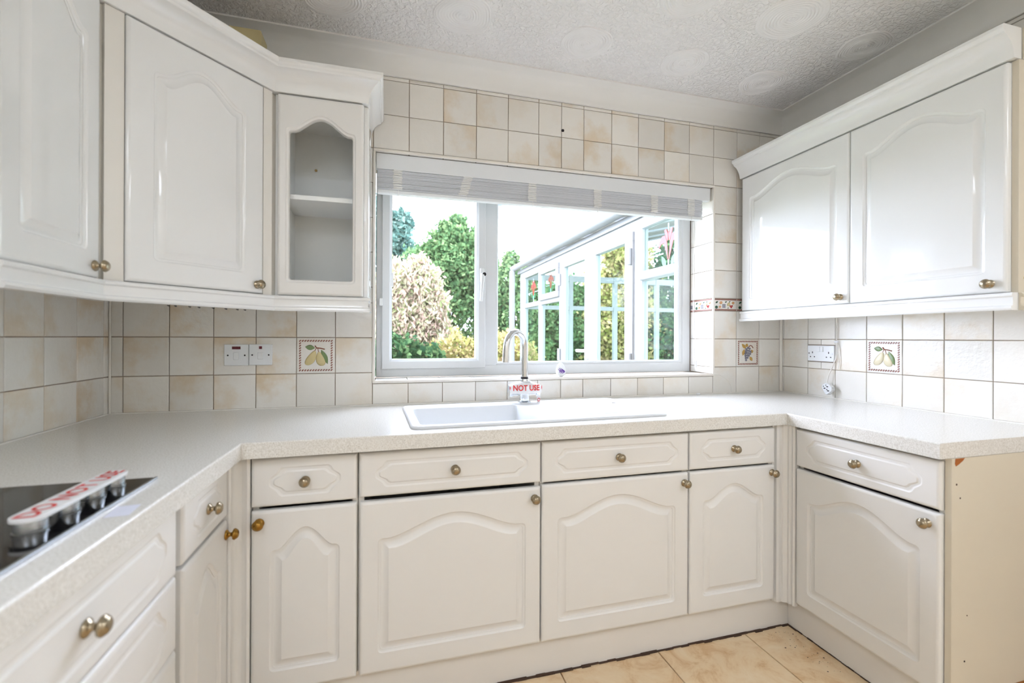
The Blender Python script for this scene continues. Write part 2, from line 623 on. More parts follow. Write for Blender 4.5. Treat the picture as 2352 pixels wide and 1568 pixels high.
COLS_B = [XL, 0, .15, .30, .45, .60, .75, .90, 1.05, 1.20, 1.35, 1.50, 1.65, 1.766, 1.882, 2.032, 2.182, 2.332, 2.482, 2.632, 2.782, 2.932, XR]
SPECIAL = {}
for i in range(len(COLS_B) - 1):
    x0, x1 = COLS_B[i], COLS_B[i + 1]
    inwin = x0 > .89 and x1 < 2.64
    for j in range(len(Z_ROWS) - 1):
        z0, z1 = Z_ROWS[j], Z_ROWS[j + 1]
        if inwin:
            if j == 0:
                z1 = WZ0 - 0.010
            elif z0 < 1.96:
                continue
        if x1 < .8 and 1.29 < z0 < 2.1:
            continue
        tan = None
        if x1 < .7 and z1 < 1.4:
            tan = 0.30 + 0.65 * rnd.random()
        elif z1 < 1.0 and inwin:
            tan = rnd.random() * 0.35
        elif x0 > 2.6 and z1 < 1.4:
            tan = rnd.random() ** 1.5 * 0.8
        nm = 'tile'
        o = put_tile(wall_back, 'b', x0, x1, z0, z1, tan, nm)
        SPECIAL[(i, j)] = o
y = 0.0
ys = [0, -.032] + [-.032 - .15 * k for k in range(1, 12)]
for i in range(len(ys) - 1):
    for j in range(len(Z_ROWS) - 1):
        if 1.29 < Z_ROWS[j] and ys[i] > -.95:
            continue
        put_tile(wall_left, 'l', ys[i], ys[i + 1], Z_ROWS[j], Z_ROWS[j + 1], 0.15 + rnd.random() * .5 if i > 1 else .8)
ys = [0, -.017] + [-.017 - .15 * k for k in range(1, 13)]
SPEC_R = {}
for i in range(len(ys) - 1):
    for j in range(len(Z_ROWS) - 1):
        if 1.29 < Z_ROWS[j] < 2.1 and ys[i] > -1.05:
            continue
        if abs(ys[i] + .167) < .01 and j == 1:      # pieced tiles around the double socket
            for (a, b_) in ((-.167, -.242), (-.242, -.317)):
                put_tile(wall_right, 'r', a, b_, 1.000, 1.036, .25)
                put_tile(wall_right, 'r', a, b_, 1.121, 1.150, .2)
            continue
        SPEC_R[(i, j)] = put_tile(wall_right, 'r', ys[i], ys[i + 1], Z_ROWS[j], Z_ROWS[j + 1], rnd.random() ** 1.6 * 0.55)

# reveal tiles: right and left cheeks, sill, head
RD = 0.185
for j in range(len(Z_ROWS) - 1):
    z0, z1 = max(Z_ROWS[j], WZ0 + .002), min(Z_ROWS[j + 1], WZ1)
    if z1 - z0 < .02:
        continue
    for (a, b_) in ((.004, .150), (.150, RD)):
        me = tile_mesh(b_ - a - GAP, z1 - z0 - GAP)
        o = inst('reveal_tile', me, None, wall_back, (WX1, (a + b_) / 2, (z0 + z1) / 2), -PI / 2)
        o.color = (rnd.random() * .4, rnd.random(), rnd.random(), 1)
        if j == 3 and a < .1:
            SPECIAL['reveal_border'] = o
        if j == 3 and a > .1:
            SPECIAL['reveal_border_small'] = o
        o = inst('reveal_tile', me, None, wall_back, (WX0, (a + b_) / 2, (z0 + z1) / 2), PI / 2)
        o.color = (rnd.random() * .3, rnd.random(), rnd.random(), 1)
cw = [WX0] + [c for c in COLS_B if 1.0 < c < 2.5] + [WX1]
for i in range(len(cw) - 1):
    for (a, b_) in ((.004, .150), (.150, RD)):
        me = tile_mesh(cw[i + 1] - cw[i] - GAP, b_ - a - GAP)
        o = inst('sill_tile', me, None, wall_back, ((cw[i] + cw[i + 1]) / 2, (a + b_) / 2, WZ0))
        o.rotation_euler = (-PI / 2, 0, 0)
        o.color = (rnd.random() * .2, rnd.random(), rnd.random(), 1)
        o = inst('head_tile', me, None, wall_back, ((cw[i] + cw[i + 1]) / 2, (a + b_) / 2, WZ1))
        o.rotation_euler = (PI / 2, 0, 0)
        o.color = (rnd.random() * .3, rnd.random(), rnd.random(), 1)


def quad_prof(r=.009, n=5):
    return [(r * math.cos(a), r * math.sin(a)) for a in [PI / 2 * k / n for k in range(n + 1)]]


# rounded edging strips round the opening
e = .010
MB().bbox(WX0 - .008, WX1 + .008, -.006, .004, WZ0 - .009, WZ0 + .003, .003).build('edging_strip', M['tile_trim'], wall_back, smooth=40)
MB().bbox(WX0 - .008, WX1 + .008, -.006, .005, WZ1 - .002, WZ1 + .011, .004).build('edging_strip', M['tile_trim'], wall_back, smooth=40)
MB().bbox(WX0 - .009, WX0 + .002, -.005, .005, WZ0, WZ1, .003).build('edging_strip', M['tile_trim'], wall_back, smooth=40)
MB().bbox(WX1 - .002, WX1 + .010, -.006, .005, WZ0, WZ1, .004).build('edging_strip', M['tile_trim'], wall_back, smooth=40)
# corner bead where back and right walls meet
MB().tube([(XR - .006, -.006, .862), (XR - .006, -.006, 2.28)], .008, 8).build('corner_bead', M['tile_trim'], wall_right, smooth=60)
MB().tube([(XL + .004, -.004, .862), (XL + .004, -.004, 1.30)], .004, 8).build('corner_bead', M['tile_trim'], wall_left, smooth=60)
tag(MB().sweep([(XL + .0005, -1.9), (XL + .0005, -.0005), (XR - .0005, -.0005), (XR - .0005, -1.126)], [(0, ZT), (.004, ZT), (.0028, ZT + .0028), (0, ZT + .004)]).build('sealant_bead', M['cord']),
    'thin white sealant bead between worktop and wall tiles', 'sealant')
# small black fixing left in a tile joint above the window
MB().lathe([(0, .004), (.006, .003), (.008, -.002)], 10, '-y', (1.772, 0, 2.150)).build('fixing_plug', M['dark'], wall_back)

# floor tiles
me_ft = None
P = 0.385
fx = [1.541 - P * 4 + P * k for k in range(9)]
for i, x in enumerate(fx[:-1]):
    for k in range(9):
        y0 = -.545 - P * (k + 1)
        a, b_ = max(x, XL), min(x + P, XR)
        if b_ - a < .03:
            continue
        key = (round(b_ - a, 3))
        mb = MB()
        w2, h2, bv = (b_ - a) / 2 - .0018, P / 2 - .0018, .0015
        mb.loops([[(sx * (w2 - i_), sy * (h2 - i_), z) for sx, sy in ((-1, -1), (1, -1), (1, 1), (-1, 1))] for i_, z in ((0, -.012), (0, -bv), (bv, 0))], True, False, True)
        mb.build('floor_tile', M['floor'], floor, ((a + b_) / 2, y0 + P / 2, 0))

# coving (trim) along back, left and right
cp = []
for k in range(9):
    a = PI / 2 * k / 8
    cp.append((.012 + .082 * (1 - math.sin(a)) ** 1.0 * 1.0, ZC - .004 - .082 * (1 - math.cos(a)) ** 1.0))
prof = [(0, ZC), (.098, ZC), (.098, ZC - .006), (.092, ZC - .008)]
for k in range(1, 9):
    a = PI / 2 * k / 8
    prof.append((.010 + .082 * (1 - math.sin(a)), ZC - .008 - .074 * (1 - math.cos(a))))
prof += [(.008, ZC - .086), (0, ZC - .087)]
tag(MB().sweep([(XL, YR), (XL, 0), (XR, 0), (XR, YR)], prof).build('trim_1', M['cove'], smooth=35), kind='structure',
    label='plain plaster coving between tiled walls and ceiling')

# combed swirl rosettes on the ceiling
for (x, y, r) in ((1.234, -.337, .112), (1.747, -.311, .108), (2.223, -.307, .105), (2.436, -.660, .125), (2.870, -.609, .10),
                  (2.675, -.275, .105), (.760, -.300, .11), (1.998, -.650, .11), (1.52, -.66, .11), (.99, -.68, .11),
                  (.45, -.66, .11), (.30, -.95, .11), (.75, -1.05, .11), (1.25, -1.05, .11), (1.75, -1.02, .11), (2.25, -1.05, .11)):
    rr = random.Random(int(x * 1000))
    ls = []
    nr_, ns = 44, 48
    ph = rr.random() * 6
    for k in range(nr_ + 1):
        q = k / nr_
        l = []
        for s in range(ns):
            a = 2 * PI * s / ns
            wob = 1 + .035 * math.sin(3 * a + ph) + .02 * math.sin(5 * a + 2 * ph)
            rad = r * (0.06 + .94 * q) * wob
            spiral = math.sin((q * 10.0 + a / (2 * PI)) * 2 * PI)
            hgt = .0026 + .0021 * spiral * (0.55 + .45 * math.sin(a * 2 + q * 9 + ph)) * (1 if q < .97 else 0)
            if q > .96:
                hgt = .0003
            if q < .12:
                hgt += .0012 * rr.random()
            l.append((rad * math.cos(a), rad * math.sin(a), -hgt))
        ls.append(l)
    MB().loops(ls, True, True, False).build('combed_swirl', M['swirl'], ceiling, (x, y, ZC), smooth=70)

# ================================================================== window
win = thing('window_1', 'white plastic kitchen window with one opening sash and one fixed pane', None, (0, 0, 0), kind='structure')
YF0, YF1 = .185, .245   # frame front / back


def frame_rect(x0, x1, z0, z1, wl_, wr_, wb_, wt_, y0, y1, ch=.010):
    """mitred rectangular frame with a chamfered inner edge"""
    def l(a, b_, c, d, y):
        return [(x0 + a, y, z0 + c), (x1 - b_, y, z0 + c), (x1 - b_, y, z1 - d), (x0 + a, y, z1 - d)]
    ls = [l(0, 0, 0, 0, y1), l(0, 0, 0, 0, y0 + .003), l(.003, .003, .003, .003, y0),
          l(wl_ - ch, wr_ - ch, wb_ - ch, wt_ - ch, y0), l(wl_, wr_, wb_, wt_, y0 + ch), l(wl_, wr_, wb_, wt_, y1), l(0, 0, 0, 0, y1)]
    return MB().loops(ls)


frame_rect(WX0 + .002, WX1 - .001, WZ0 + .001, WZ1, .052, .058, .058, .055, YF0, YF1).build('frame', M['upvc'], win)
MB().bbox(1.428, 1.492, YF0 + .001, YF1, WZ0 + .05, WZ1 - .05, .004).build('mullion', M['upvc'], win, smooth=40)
sash = thing('opening_sash', None, None)
sash.parent = win
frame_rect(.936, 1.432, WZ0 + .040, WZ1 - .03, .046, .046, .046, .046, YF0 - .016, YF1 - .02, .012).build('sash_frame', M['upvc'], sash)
MB().box(.978, 1.390, .205, .209, WZ0 + .080, WZ1 - .07).build('glass_pane', M['glass'], sash)
MB().box(1.488, 2.576, .212, .216, WZ0 + .055, WZ1 - .05).build('glass_pane', M['glass'], win)
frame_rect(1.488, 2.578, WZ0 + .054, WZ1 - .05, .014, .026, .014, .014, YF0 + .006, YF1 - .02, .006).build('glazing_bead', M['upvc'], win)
hd = MB()
hd.bbox(1.402, 1.424, .158, .170, 1.425, 1.495, .004)
hd.tube([(1.413, .160, 1.462), (1.413, .140, 1.462), (1.410, .134, 1.445), (1.402, .134, 1.33)], [.009, .009, .009, .006], 10)
hd.build('handle', M['plastic'], sash, smooth=45)
MB().lathe([(0, .004), (.009, .004), (.009, -.004)], 14, '-y', (1.418, .136, 1.462)).build('handle_lock', M['dark'], sash)
MB().bbox(.925, .940, .160, .172, 1.30, 1.335, .003).build('catch_block', M['plastic'], sash)
# exterior sill
MB().box(WX0 - .03, WX1 + .03, .245, .36, .925, .955).build('outer_sill', M['upvc_out'], win)

# ================================================================== shared joinery shapes
def gbump(t, sh=.04, p=.74):
    u = min(1, max(0, (t - sh) / (1 - 2 * sh)))
    return (0.5 - 0.5 * math.cos(2 * PI * u)) ** p


def arch_loop(x0, x1, z0, z1, H, r, y, NN=20, MM=4):
    r = max(r, 1e-4)
    pts = []

    def arc(cx, cz, a0):
        for k in range(MM + 1):
            a = a0 + PI / 2 * k / MM
            pts.append((cx + r * math.cos(a), y, cz + r * math.sin(a)))
    arc(x0 + r, z0 + r, PI)
    arc(x1 - r, z0 + r, 1.5 * PI)
    arc(x1 - r, z1 - r, 0)
    for k in range(1, NN):
        t = 1 - k / NN
        pts.append((x0 + r + (x1 - x0 - 2 * r) * t, y, z1 + H * gbump(t)))
    arc(x0 + r, z1 - r, PI / 2)
    return pts


PROFILE = [(0, 0), (.0008, .0014), (.0025, .0032), (.0055, .0045), (.0088, .0050), (.0094, .0068), (.0130, .0073), (.0165, .0068), (.0300, .0024), (.0312, .0010), (.0326, .0006)]


def door_mesh(w, h, H=.05, mx_=.055, mb_=.060, mt_=.055, t=.020, open_=False):
    """slab with rounded lip and an arched moulded panel; front faces -y, x 0..w, z 0..h"""
    def outer(ins, y):
        return arch_loop(ins, w - ins, ins, h - ins, 0, .003, y)
    ls = [outer(0, 0), outer(0, -(t - .006)), outer(.0015, -(t - .003)), outer(.005, -(t - .0008)), outer(.009, -t)]
    sz = h - mt_ - H
    prof_ = PROFILE if not open_ else PROFILE[:5] + [(.0115, .010), (.0115, t)]
    for d, dep in prof_:
        ls.append(arch_loop(mx_ + d, w - mx_ - d, mb_ + d, sz - d, H * (1 - d * 1.2), max(.014 - d * .5, .002), -t + dep))
    if open_:
        ls.append(ls[0])
        return MB().loops(ls)
    return MB().loops(ls, True, True, True)


def plaque_loop(x0, x1, z0, z1, B, y, K=16):
    def ss(a, b_, v):
        v = min(1, max(0, (v - a) / (b_ - a)))
        return v * v * (3 - 2 * v)

    def s(t):
        q = min(t, 1 - t)
        return .30 * ss(0, .10, q) + .70 * ss(.12, .42, q)
    pts = []
    for k in range(K + 1):
        t = k / K
        pts.append((x1 - B + B * s(t), y, z0 + (z1 - z0) * t))
    for k in range(K + 1):
        t = 1 - k / K
        pts.append((x0 + B - B * s(t), y, z0 + (z1 - z0) * t))
    return pts


def drawer_mesh(w, h, t=.020):
    def outer(ins, y):
        return plaque_loop(ins, w - ins, ins, h - ins, 0, y)
    ls = [outer(0, 0), outer(0, -(t - .006)), outer(.0015, -(t - .003)), outer(.005, -(t - .0008)), outer(.009, -t)]
    mx_, mz = .045, .026
    for d, dep in ((0, 0), (.002, .0016), (.005, .0026), (.011, .0026), (.0125, .0018), (.0155, .0)):
        ls.append(plaque_loop(mx_ + d, w - mx_ - d, mz + d, h - mz - d, .034, -t + dep))
    return MB().loops(ls, True, True, True)


KNOB = [(.0125, 0), (.0135, .002), (.0125, .004), (.0085, .0065), (.0055, .010), (.0055, .014), (.0085, .0165), (.0140, .0185),
        (.0152, .0215), (.0138, .0245), (.0125, .0252), (.0118, .0275), (.0085, .0300), (.0045, .0312), (0, .0315)]
_kn = {}


def knob(parent, x, z, y=-.020, mat='nickel'):
    if mat not in _kn:
        o = MB().lathe(KNOB, 24, '-y').build('knob', M[mat], parent, (x, y, z), smooth=50)
        _kn[mat] = o.data
        return o
    return inst('knob', _kn[mat], None, parent, (x, y, z))


def add_door(unit, x, z, w, h, H, kx, kz, mat='satin_white', kmat='nickel', mx_=.05, name='door'):
    d = door_mesh(w, h, H, mx_).build(name, M[mat], unit, (x, 0, z), smooth=32)
    if kx is not None:
        knob(d, kx, kz, mat=kmat)
    return d


def add_drawer(unit, x, z, w, h, mat='satin_white', kmat='nickel', kn=True):
    d = drawer_mesh(w, h).build('drawer_front', M[mat], unit, (x, 0, z), smooth=32)
    if kn:
        knob(d, w / 2, h / 2, mat=kmat)
    return d


ZD0, ZD1, ZW0, ZW1, ZB = .130, .658, .666, .803, .815


def base_unit(label, loc, rz, w, depth=.52, group='white base units', sides=None):
    u = thing('base_cabinet', label, 'cabinet', loc, rz, group)
    zs = sides or ZB - .001      # sides are cut down below the sink bowl
    cb_ = MB().box(.001, .017, .002, depth, .131, zs).box(w - .017, w - .001, .002, depth, .131, zs)
    if sides:
        cb_.box(.001, .017, .002, .022, zs, ZB - .001).box(w - .017, w - .001, .002, .022, zs, ZB - .001)
    cb_.box(.017, w - .017, .002, depth, .131, .147).box(.017, w - .017, depth - .012, depth, .147, ZB - .001)
    cb_.box(.017, w - .017, .002, .018, ZB - .021, ZB - .001)
    cb_.build('carcass', M['carcass'], u)
    return u


YD = -.580     # back of the doors on the window run (front at -.600)
# narrow unit
u = base_unit('narrow white base cabinet with brass knob, left end of the window run', (.588, YD, 0), 0, .289)
add_drawer(u, .001, ZW0, .285, ZW1 - ZW0)
add_door(u, .001, ZD0, .285, ZD1 - ZD0 - .003, .060, .022, .492, kmat='brass', mx_=.048)
# wide unit under the sink bowl
u = base_unit('wide white base cabinet below the sink bowl, dark gap under its drawer', (.877, YD, 0), 0, .583, sides=.66)
add_drawer(u, .004, ZW0 + .003, .577, ZW1 - ZW0 - .003)
add_door(u, .006, ZD0, .575, ZD1 - ZD0 - .004, .060, .553, .488, mx_=.052)
# wide unit under the drainer
u = base_unit('wide white base cabinet below the sink drainer', (1.460, YD, 0), 0, .578, sides=.66)
add_drawer(u, .003, ZW0, .572, ZW1 - ZW0)
add_door(u, .003, ZD0, .572, ZD1 - ZD0, .060, .553, .492, mx_=.056)
# medium unit
u = base_unit('medium white base cabinet right of the drainer, beside the corner post', (2.038, YD, 0), 0, .396)
add_drawer(u, .003, ZW0, .388, ZW1 - ZW0)
add_door(u, .003, ZD0, .388, ZD1 - ZD0, .055, .372, .500, mx_=.056)
# left run
XDL = .525
u = base_unit('slim white base cabinet beside the hob, next to the left corner post', (XDL, -.925, 0), PI / 2, .281)
add_drawer(u, .001, ZW0 + .002, .277, ZW1 - ZW0)
add_door(u, .001, ZD0, .277, ZD1 - ZD0, .055, .262, .492, kmat='brass', mx_=.048)
u = base_unit('wide white drawer unit directly below the hob', (XDL, -1.545, 0), PI / 2, .595)
add_drawer(u, .001, .664, .590, .145, mat='satin_white')
add_drawer(u, .001, .512, .590, .148)
add_drawer(u, .001, .322, .590, .186)
add_drawer(u, .001, .130, .590, .188)
u2 = base_unit('white base cabinet at the near end of the hob run', (XDL, -2.05, 0), PI / 2, .50)
add_drawer(u2, .001, ZW0, .496, ZW1 - ZW0)
add_door(u2, .001, ZD0, .496, ZD1 - ZD0, .06, .46, .49)
# right run
XDR = 2.510
u = base_unit('white base cabinet with a cream end panel, right of the window run', (XDR, -.636, 0), -PI / 2, .478)
add_drawer(u, .001, ZW0 - .004, .475, ZW1 - ZW0 + .004)
add_door(u, .001, ZD0 - .003, .475, ZD1 - ZD0 - .004, .060, .443, .488, mx_=.050)
ep = MB().box(.4785, .4945, -.004, .568, 0, ZB - .001).build('end_panel', M['cream_panel'], u)
# chipped top corner of the end panel
bmv = [(.4946, .010, .8138), (.4946, .048, .8138), (.4946, .040, .806), (.4946, .022, .796), (.4946, .012, .792), (.4946, .008, .800)]
MB().loops([[(x + .0006, y_, z) for x, y_, z in bmv], [(x - .002, y_, z) for x, y_, z in bmv]], True, True, True).build('chipped_edge', M['chip'], ep)
for (yy, zz, r_) in ((.015, .74, .003), (.03, .70, .0025), (.05, .23, .003), (.03, .135, .0035), (.06, .36, .002)):
    MB().lathe([(0, .0008), (r_, .0006), (r_, -.001)], 8, 'x', (.4946, yy, zz)).build('scuff', M['dirt'], ep)

# corner posts
def corner_post(label, pts, zz0, zz1, sm_=30):
    """pts: outline of the post seen from above"""
    l = [(x, y_, zz0) for x, y_ in pts]
    h_ = [(x, y_, zz1) for x, y_ in pts]
    return tag(MB().loops([l, h_], True, True, True).build('corner_post', M['satin_white'], smooth=sm_), label, 'corner post')


pl = [(.50, -.56), (.5865, -.56), (.5865, -.601), (.580, -.604), (.574, -.601), (.566, -.600)]
for k in range(7):
    a = PI / 2 * k / 6
    pl.append((.566 - .018 * math.sin(a), -.618 + .018 * math.cos(a)))
pl += [(.5475, -.628), (.5495, -.636), (.5460, -.6425), (.50, -.6425)]
corner_post('cream white moulded post in the left inner corner below the worktop', pl, .115, ZB)
pr = [(2.56, -.56), (2.56, -.634), (2.490, -.634), (2.486, -.628), (2.491, -.622), (2.491, -.618), (2.4835, -.613), (2.484, -.605),
      (2.472, -.597), (2.470, -.592), (2.455, -.594), (2.447, -.590), (2.445, -.580), (2.436, -.578), (2.436, -.56)]
corner_post('cream white stepped post in the right inner corner below the worktop', pr, .112, ZB, None)

# plinths
tag(MB().bbox(.52, 2.540, -.570, -.555, .001, .129, .001).build('plinth', M['plinth'], loc=(0, 0.0, 0)), 'long white plinth below the window run of cabinets', 'plinth', 'plinths')
tag(MB().bbox(2.525, 2.540, -1.113, -.571, .001, .129, .001).build('plinth', M['plinth']), 'short white plinth below the right hand cabinet', 'plinth', 'plinths')
tag(MB().bbox(.500, .515, -2.05, -.571, .001, .129, .001).build('plinth', M['plinth']), 'white plinth below the hob run of cabinets', 'plinth', 'plinths')
# dirty line where plinths meet the floor
dm = MB()
rr = random.Random(3)
for k in range(60):
    x0, x1 = .515 + 2.01 * k / 60, .515 + 2.01 * (k + 1) / 60
    w_ = .003 + .004 * rr.random() * (1 + 1.2 * k / 60)
    dm.box(x0, x1, -.571 - w_, -.569, .0, .0025 + .003 * rr.random())
for k in range(24):
    y0, y1 = -.571 - .54 * k / 24, -.571 - .54 * (k + 1) / 24
    w_ = .002 + .003 * rr.random() + (.004 if k < 2 else 0)
    dm.box(2.526 - w_, 2.526, y1, y0, .0, .0025 + .002 * rr.random())
tag(dm.build('floor_seal', M['dirt']), 'dark grimy seal where the plinths meet the floor', 'sealant', kind='stuff')
sm = MB()
for k in range(60):
    x_ = 2.50 - abs(rr.gauss(0, .045)) - .006
    y_ = -.60 - rr.random() ** 1.3 * .24
    r_ = .0007 + .0024 * rr.random() ** 3
    sm.loops([[(x_ + r_ * (1 + .5 * rr.random()) * math.cos(a), y_ + r_ * math.sin(a), .0004) for a in [PI / 3 * q for q in range(6)]]], True, False, True)
tag(sm.build('dirt_specks', M['dirt']), 'scattered dark dirt specks on the floor by the corner', 'dirt', kind='stuff')
# wooden skirting at the foot of the end panel
sk = MB().sweep([(2.56, -1.131), (3.08, -1.131)], [(-.0005, .0005), (.016, .0005), (.016, .108), (.013, .118), (.006, .124), (-.0005, .124)])
mtw, tw, bw = new_mat('brown_wood')
bw.inputs['Base Color'].default_value = rgb(140, 82, 28)
bw.inputs['Roughness'].default_value = .4
tcw = N(tw, 'ShaderNodeTexCoord')
mpw = N(tw, 'ShaderNodeMapping')
mpw.inputs['Scale'].default_value = (4, 40, 60)
nw = N(tw, 'ShaderNodeTexNoise', Scale=2.0, Detail=5.0)
rw = N(tw, 'ShaderNodeValToRGB')
rw.color_ramp.elements[0].color = rgb(104, 56, 16)
rw.color_ramp.elements[1].color = rgb(176, 112, 44)
tw.links.new(tcw.outputs['Object'], mpw.inputs['Vector'])
tw.links.new(mpw.outputs['Vector'], nw.inputs['Vector'])
tw.links.new(nw.outputs['Fac'], rw.inputs['Fac'])
tw.links.new(rw.outputs['Color'], bw.inputs['Base Color'])
tag(sk.build('wooden_skirting', mtw, smooth=40), 'brown wooden skirting board below the cream end panel', 'skirting')

# ================================================================== worktop with sink cut-out
SINK_C, SINK_R = Vector((1.506, -.328)), math.radians(1.6)


def rrect(x0, x1, y0, y1, r, n=6):
    pts = []
    for cx, cy, a0 in ((x0 + r, y0 + r, PI), (x1 - r, y0 + r, 1.5 * PI), (x1 - r, y1 - r, 0), (x0 + r, y1 - r, PI / 2)):
        for k in range(n + 1):
            a = a0 + PI / 2 * k / n
            pts.append((cx + r * math.cos(a), cy + r * math.sin(a)))
    return pts


def sk2w(p):
    c, s = math.cos(SINK_R), math.sin(SINK_R)
    return (SINK_C.x + p[0] * c - p[1] * s, SINK_C.y + p[0] * s + p[1] * c)


outer = [(XL + .002, -.001), (XL + .002, -2.10), (.546, -2.10), (.5755, -.6387), (2.4756, -.6107), (2.462, -1.128), (XR - .001, -1.128), (XR - .001, -.001)]
hole = [sk2w(p) for p in rrect(-.452, .452, -.208, .208, .03, 3)]
bm = bmesh.new()
ov = [bm.verts.new((x, y_, ZT)) for x, y_ in outer]
hv = [bm.verts.new((x, y_, ZT)) for x, y_ in hole]
oe = [bm.edges.new((ov[i], ov[(i + 1) % len(ov)])) for i in range(len(ov))]
he = [bm.edges.new((hv[i], hv[(i + 1) % len(hv)])) for i in range(len(hv))]
bmesh.ops.triangle_fill(bm, use_beauty=True, edges=oe + he)
ex = bmesh.ops.extrude_face_region(bm, geom=list(bm.faces))
for q in ex['geom']:
    if isinstance(q, bmesh.types.BMVert):
        q.co.z = ZB
bmesh.ops.recalc_face_normals(bm, faces=bm.faces)
bev = [ed for ed in bm.edges if all(abs(q.co.z - ZT) < 1e-6 for q in ed.verts) and len(ed.link_faces) == 2
       and abs(ed.link_faces[0].normal.z - ed.link_faces[1].normal.z) > .5
       and all(any((q.co.xy - Vector(p)).length < 1e-5 for p in outer[2:6]) for q in ed.verts)]
bmesh.ops.bevel(bm, geom=bev, offset=.004, segments=3, affect='EDGES', profile=.5)
me = bpy.data.meshes.new('worktop')
bm.to_mesh(me)
bm.free()
tag(inst('worktop', me, M['worktop']), 'speckled pale stone worktop running around three sides', 'worktop')

# ================================================================== sink
snk = thing('kitchen_sink', 'white composite sink with one bowl and a ribbed drainer', 'sink', (SINK_C.x, SINK_C.y, ZT), SINK_R)
bx0, bx1, by0, by1 = -.447, -.010, -.196, .150


def lz(pts, z):
    return [(x, y_, z) for x, y_ in pts]


sb = MB()
NS = 6
sb.loops([lz(rrect(-.478, .478, -.232, .232, .030, NS), .0005), lz(rrect(-.478, .478, -.232, .232, .030, NS), .006),
          lz(rrect(-.475, .475, -.229, .229, .028, NS), .009), lz(rrect(-.467, .467, -.221, .221, .024, NS), .010),
          lz(rrect(-.460, .460, -.214, .214, .020, NS), .007),
          lz(rrect(bx0, bx1, by0, by1, .022, NS), .007), lz(rrect(bx0 + .003, bx1 - .003, by0 + .003, by1 - .003, .02, NS), .004),
          lz(rrect(bx0 + .010, bx1 - .010, by0 + .010, by1 - .010, .02, NS), -.150), lz(rrect(bx0 + .02, bx1 - .02, by0 + .02, by1 - .02, .02, NS), -.168),
          lz(rrect(bx0 + .05, bx1 - .05, by0 + .05, by1 - .05, .02, NS), -.175)], True, False, True)
sb.build('basin', M['sink'], snk, smooth=45)
for k, yy in enumerate((-.150, -.085, -.02, .045)):
    MB().bbox(.045, .40 - .0 * k, yy - .004, yy + .004, .0045, .0085, .0015).build('drainer_rib', M['sink'], snk)
MB().lathe([(.045, 0), (.045, .003), (.036, .004), (.030, .001), (0, .001)], 28, 'z', (-.23, -.02, -.175)).build('waste', M['chrome'], snk, smooth=50)
MB().lathe([(0, .004), (.010, .003), (.012, -.001)], 16, 'x', (bx1 - .019, -.12, -.045)).build('overflow_cap', M['chrome'], snk, smooth=50)
MB().bbox(.415, .432, .085, .092, .005, .0082, .001).build('tap_hole_mark', M['dark'], snk)

# ================================================================== tap
TX, TY, TZ = 1.545, -.125, ZT + .007
tap = thing('mixer_tap', 'chrome swan neck mixer tap with handles taped over', 'tap', (TX, TY, TZ))
MB().lathe([(.030, 0), (.030, .004), (.026, .006), (.022, .010), (.021, .030), (.024, .036), (.024, .052), (.018, .058), (.018, .100), (.0165, .104), (0, .104)], 28).build('body', M['chrome'], tap, smooth=40)
bar = MB().tube([(-.058, 0, .044), (-.045, 0, .044), (.045, 0, .044), (.058, 0, .044)], [.010, .013, .013, .010], 16)
bar.build('crossbar', M['chrome'], tap, smooth=50)
for s in (-1, 1):
    h_ = MB().lathe([(.010, .050), (.016, .053), (.018, .062), (.015, .070), (0, .073)], 16, 'x')
    if s < 0:
        h_.v = [(-x, y_, z) for x, y_, z in h_.v]
    h_.v = [(x, y_, z + .044) for x, y_, z in h_.v]
    h_.build('tap_handle', M['chrome'], tap, smooth=50)
dv = Vector((-.80, -.60)).normalized()
Rr = .064
pts = [(0, 0, .10), (0, 0, .18), (0, 0, .245)]
for k in range(1, 17):
    a = PI * k / 16
    d = Rr * (1 - math.cos(a))
    pts.append((dv.x * d, dv.y * d, .245 + Rr * math.sin(a)))
pts += [(dv.x * (2 * Rr + .004), dv.y * (2 * Rr + .004), .205), (dv.x * (2 * Rr + .006), dv.y * (2 * Rr + .006), .182)]
MB().tube(pts, .0145, 20).build('spout', M['chrome'], tap, smooth=50)
MB().lathe([(.0165, .100), (.0165, .112), (.0150, .114)], 20).build('collar', M['dark'], tap, smooth=50)

# warning tape wound round the handles
tape = thing('warning_tape', 'white tape with red letters wound around the tap handles', 'tape', (TX, TY, TZ))
def tape_front(x):
    q = abs(x) / .074
    return -.030 * (1 - .35 * q ** 2) - .003, .041 + .003 * q, .094 - .018 * q ** 2


ls = []
for k in range(19):
    x = -.072 + .144 * k / 18
    yf, zl, zh = tape_front(x)
    wob = .0012 * math.sin(k * 2.3)
    yb = -yf * .8
    yf, yb = yf + wob, yb - wob
    ls.append([(x, yf, zl), (x, yf - .001, (zl * .6 + zh * .4)), (x, yf + .003, zh - .01), (x, yf * .4, zh), (x, yb * .5, zh), (x, yb, zh - .012), (x, yb, zl)])
MB().loops(ls, False).build('wrap', M['tape'], tape, smooth=60)
MB().box(-.012, .028, -.024, .010, .0935, .0955).build('loose_end', M['tape'], tape)
MB().add([(.050, -.018, .030), (.071, -.012, .032), (.070, -.010, -.004), (.055, -.016, -.005)], [(0, 1, 2, 3)]).build('loose_end', M['tape'], tape)


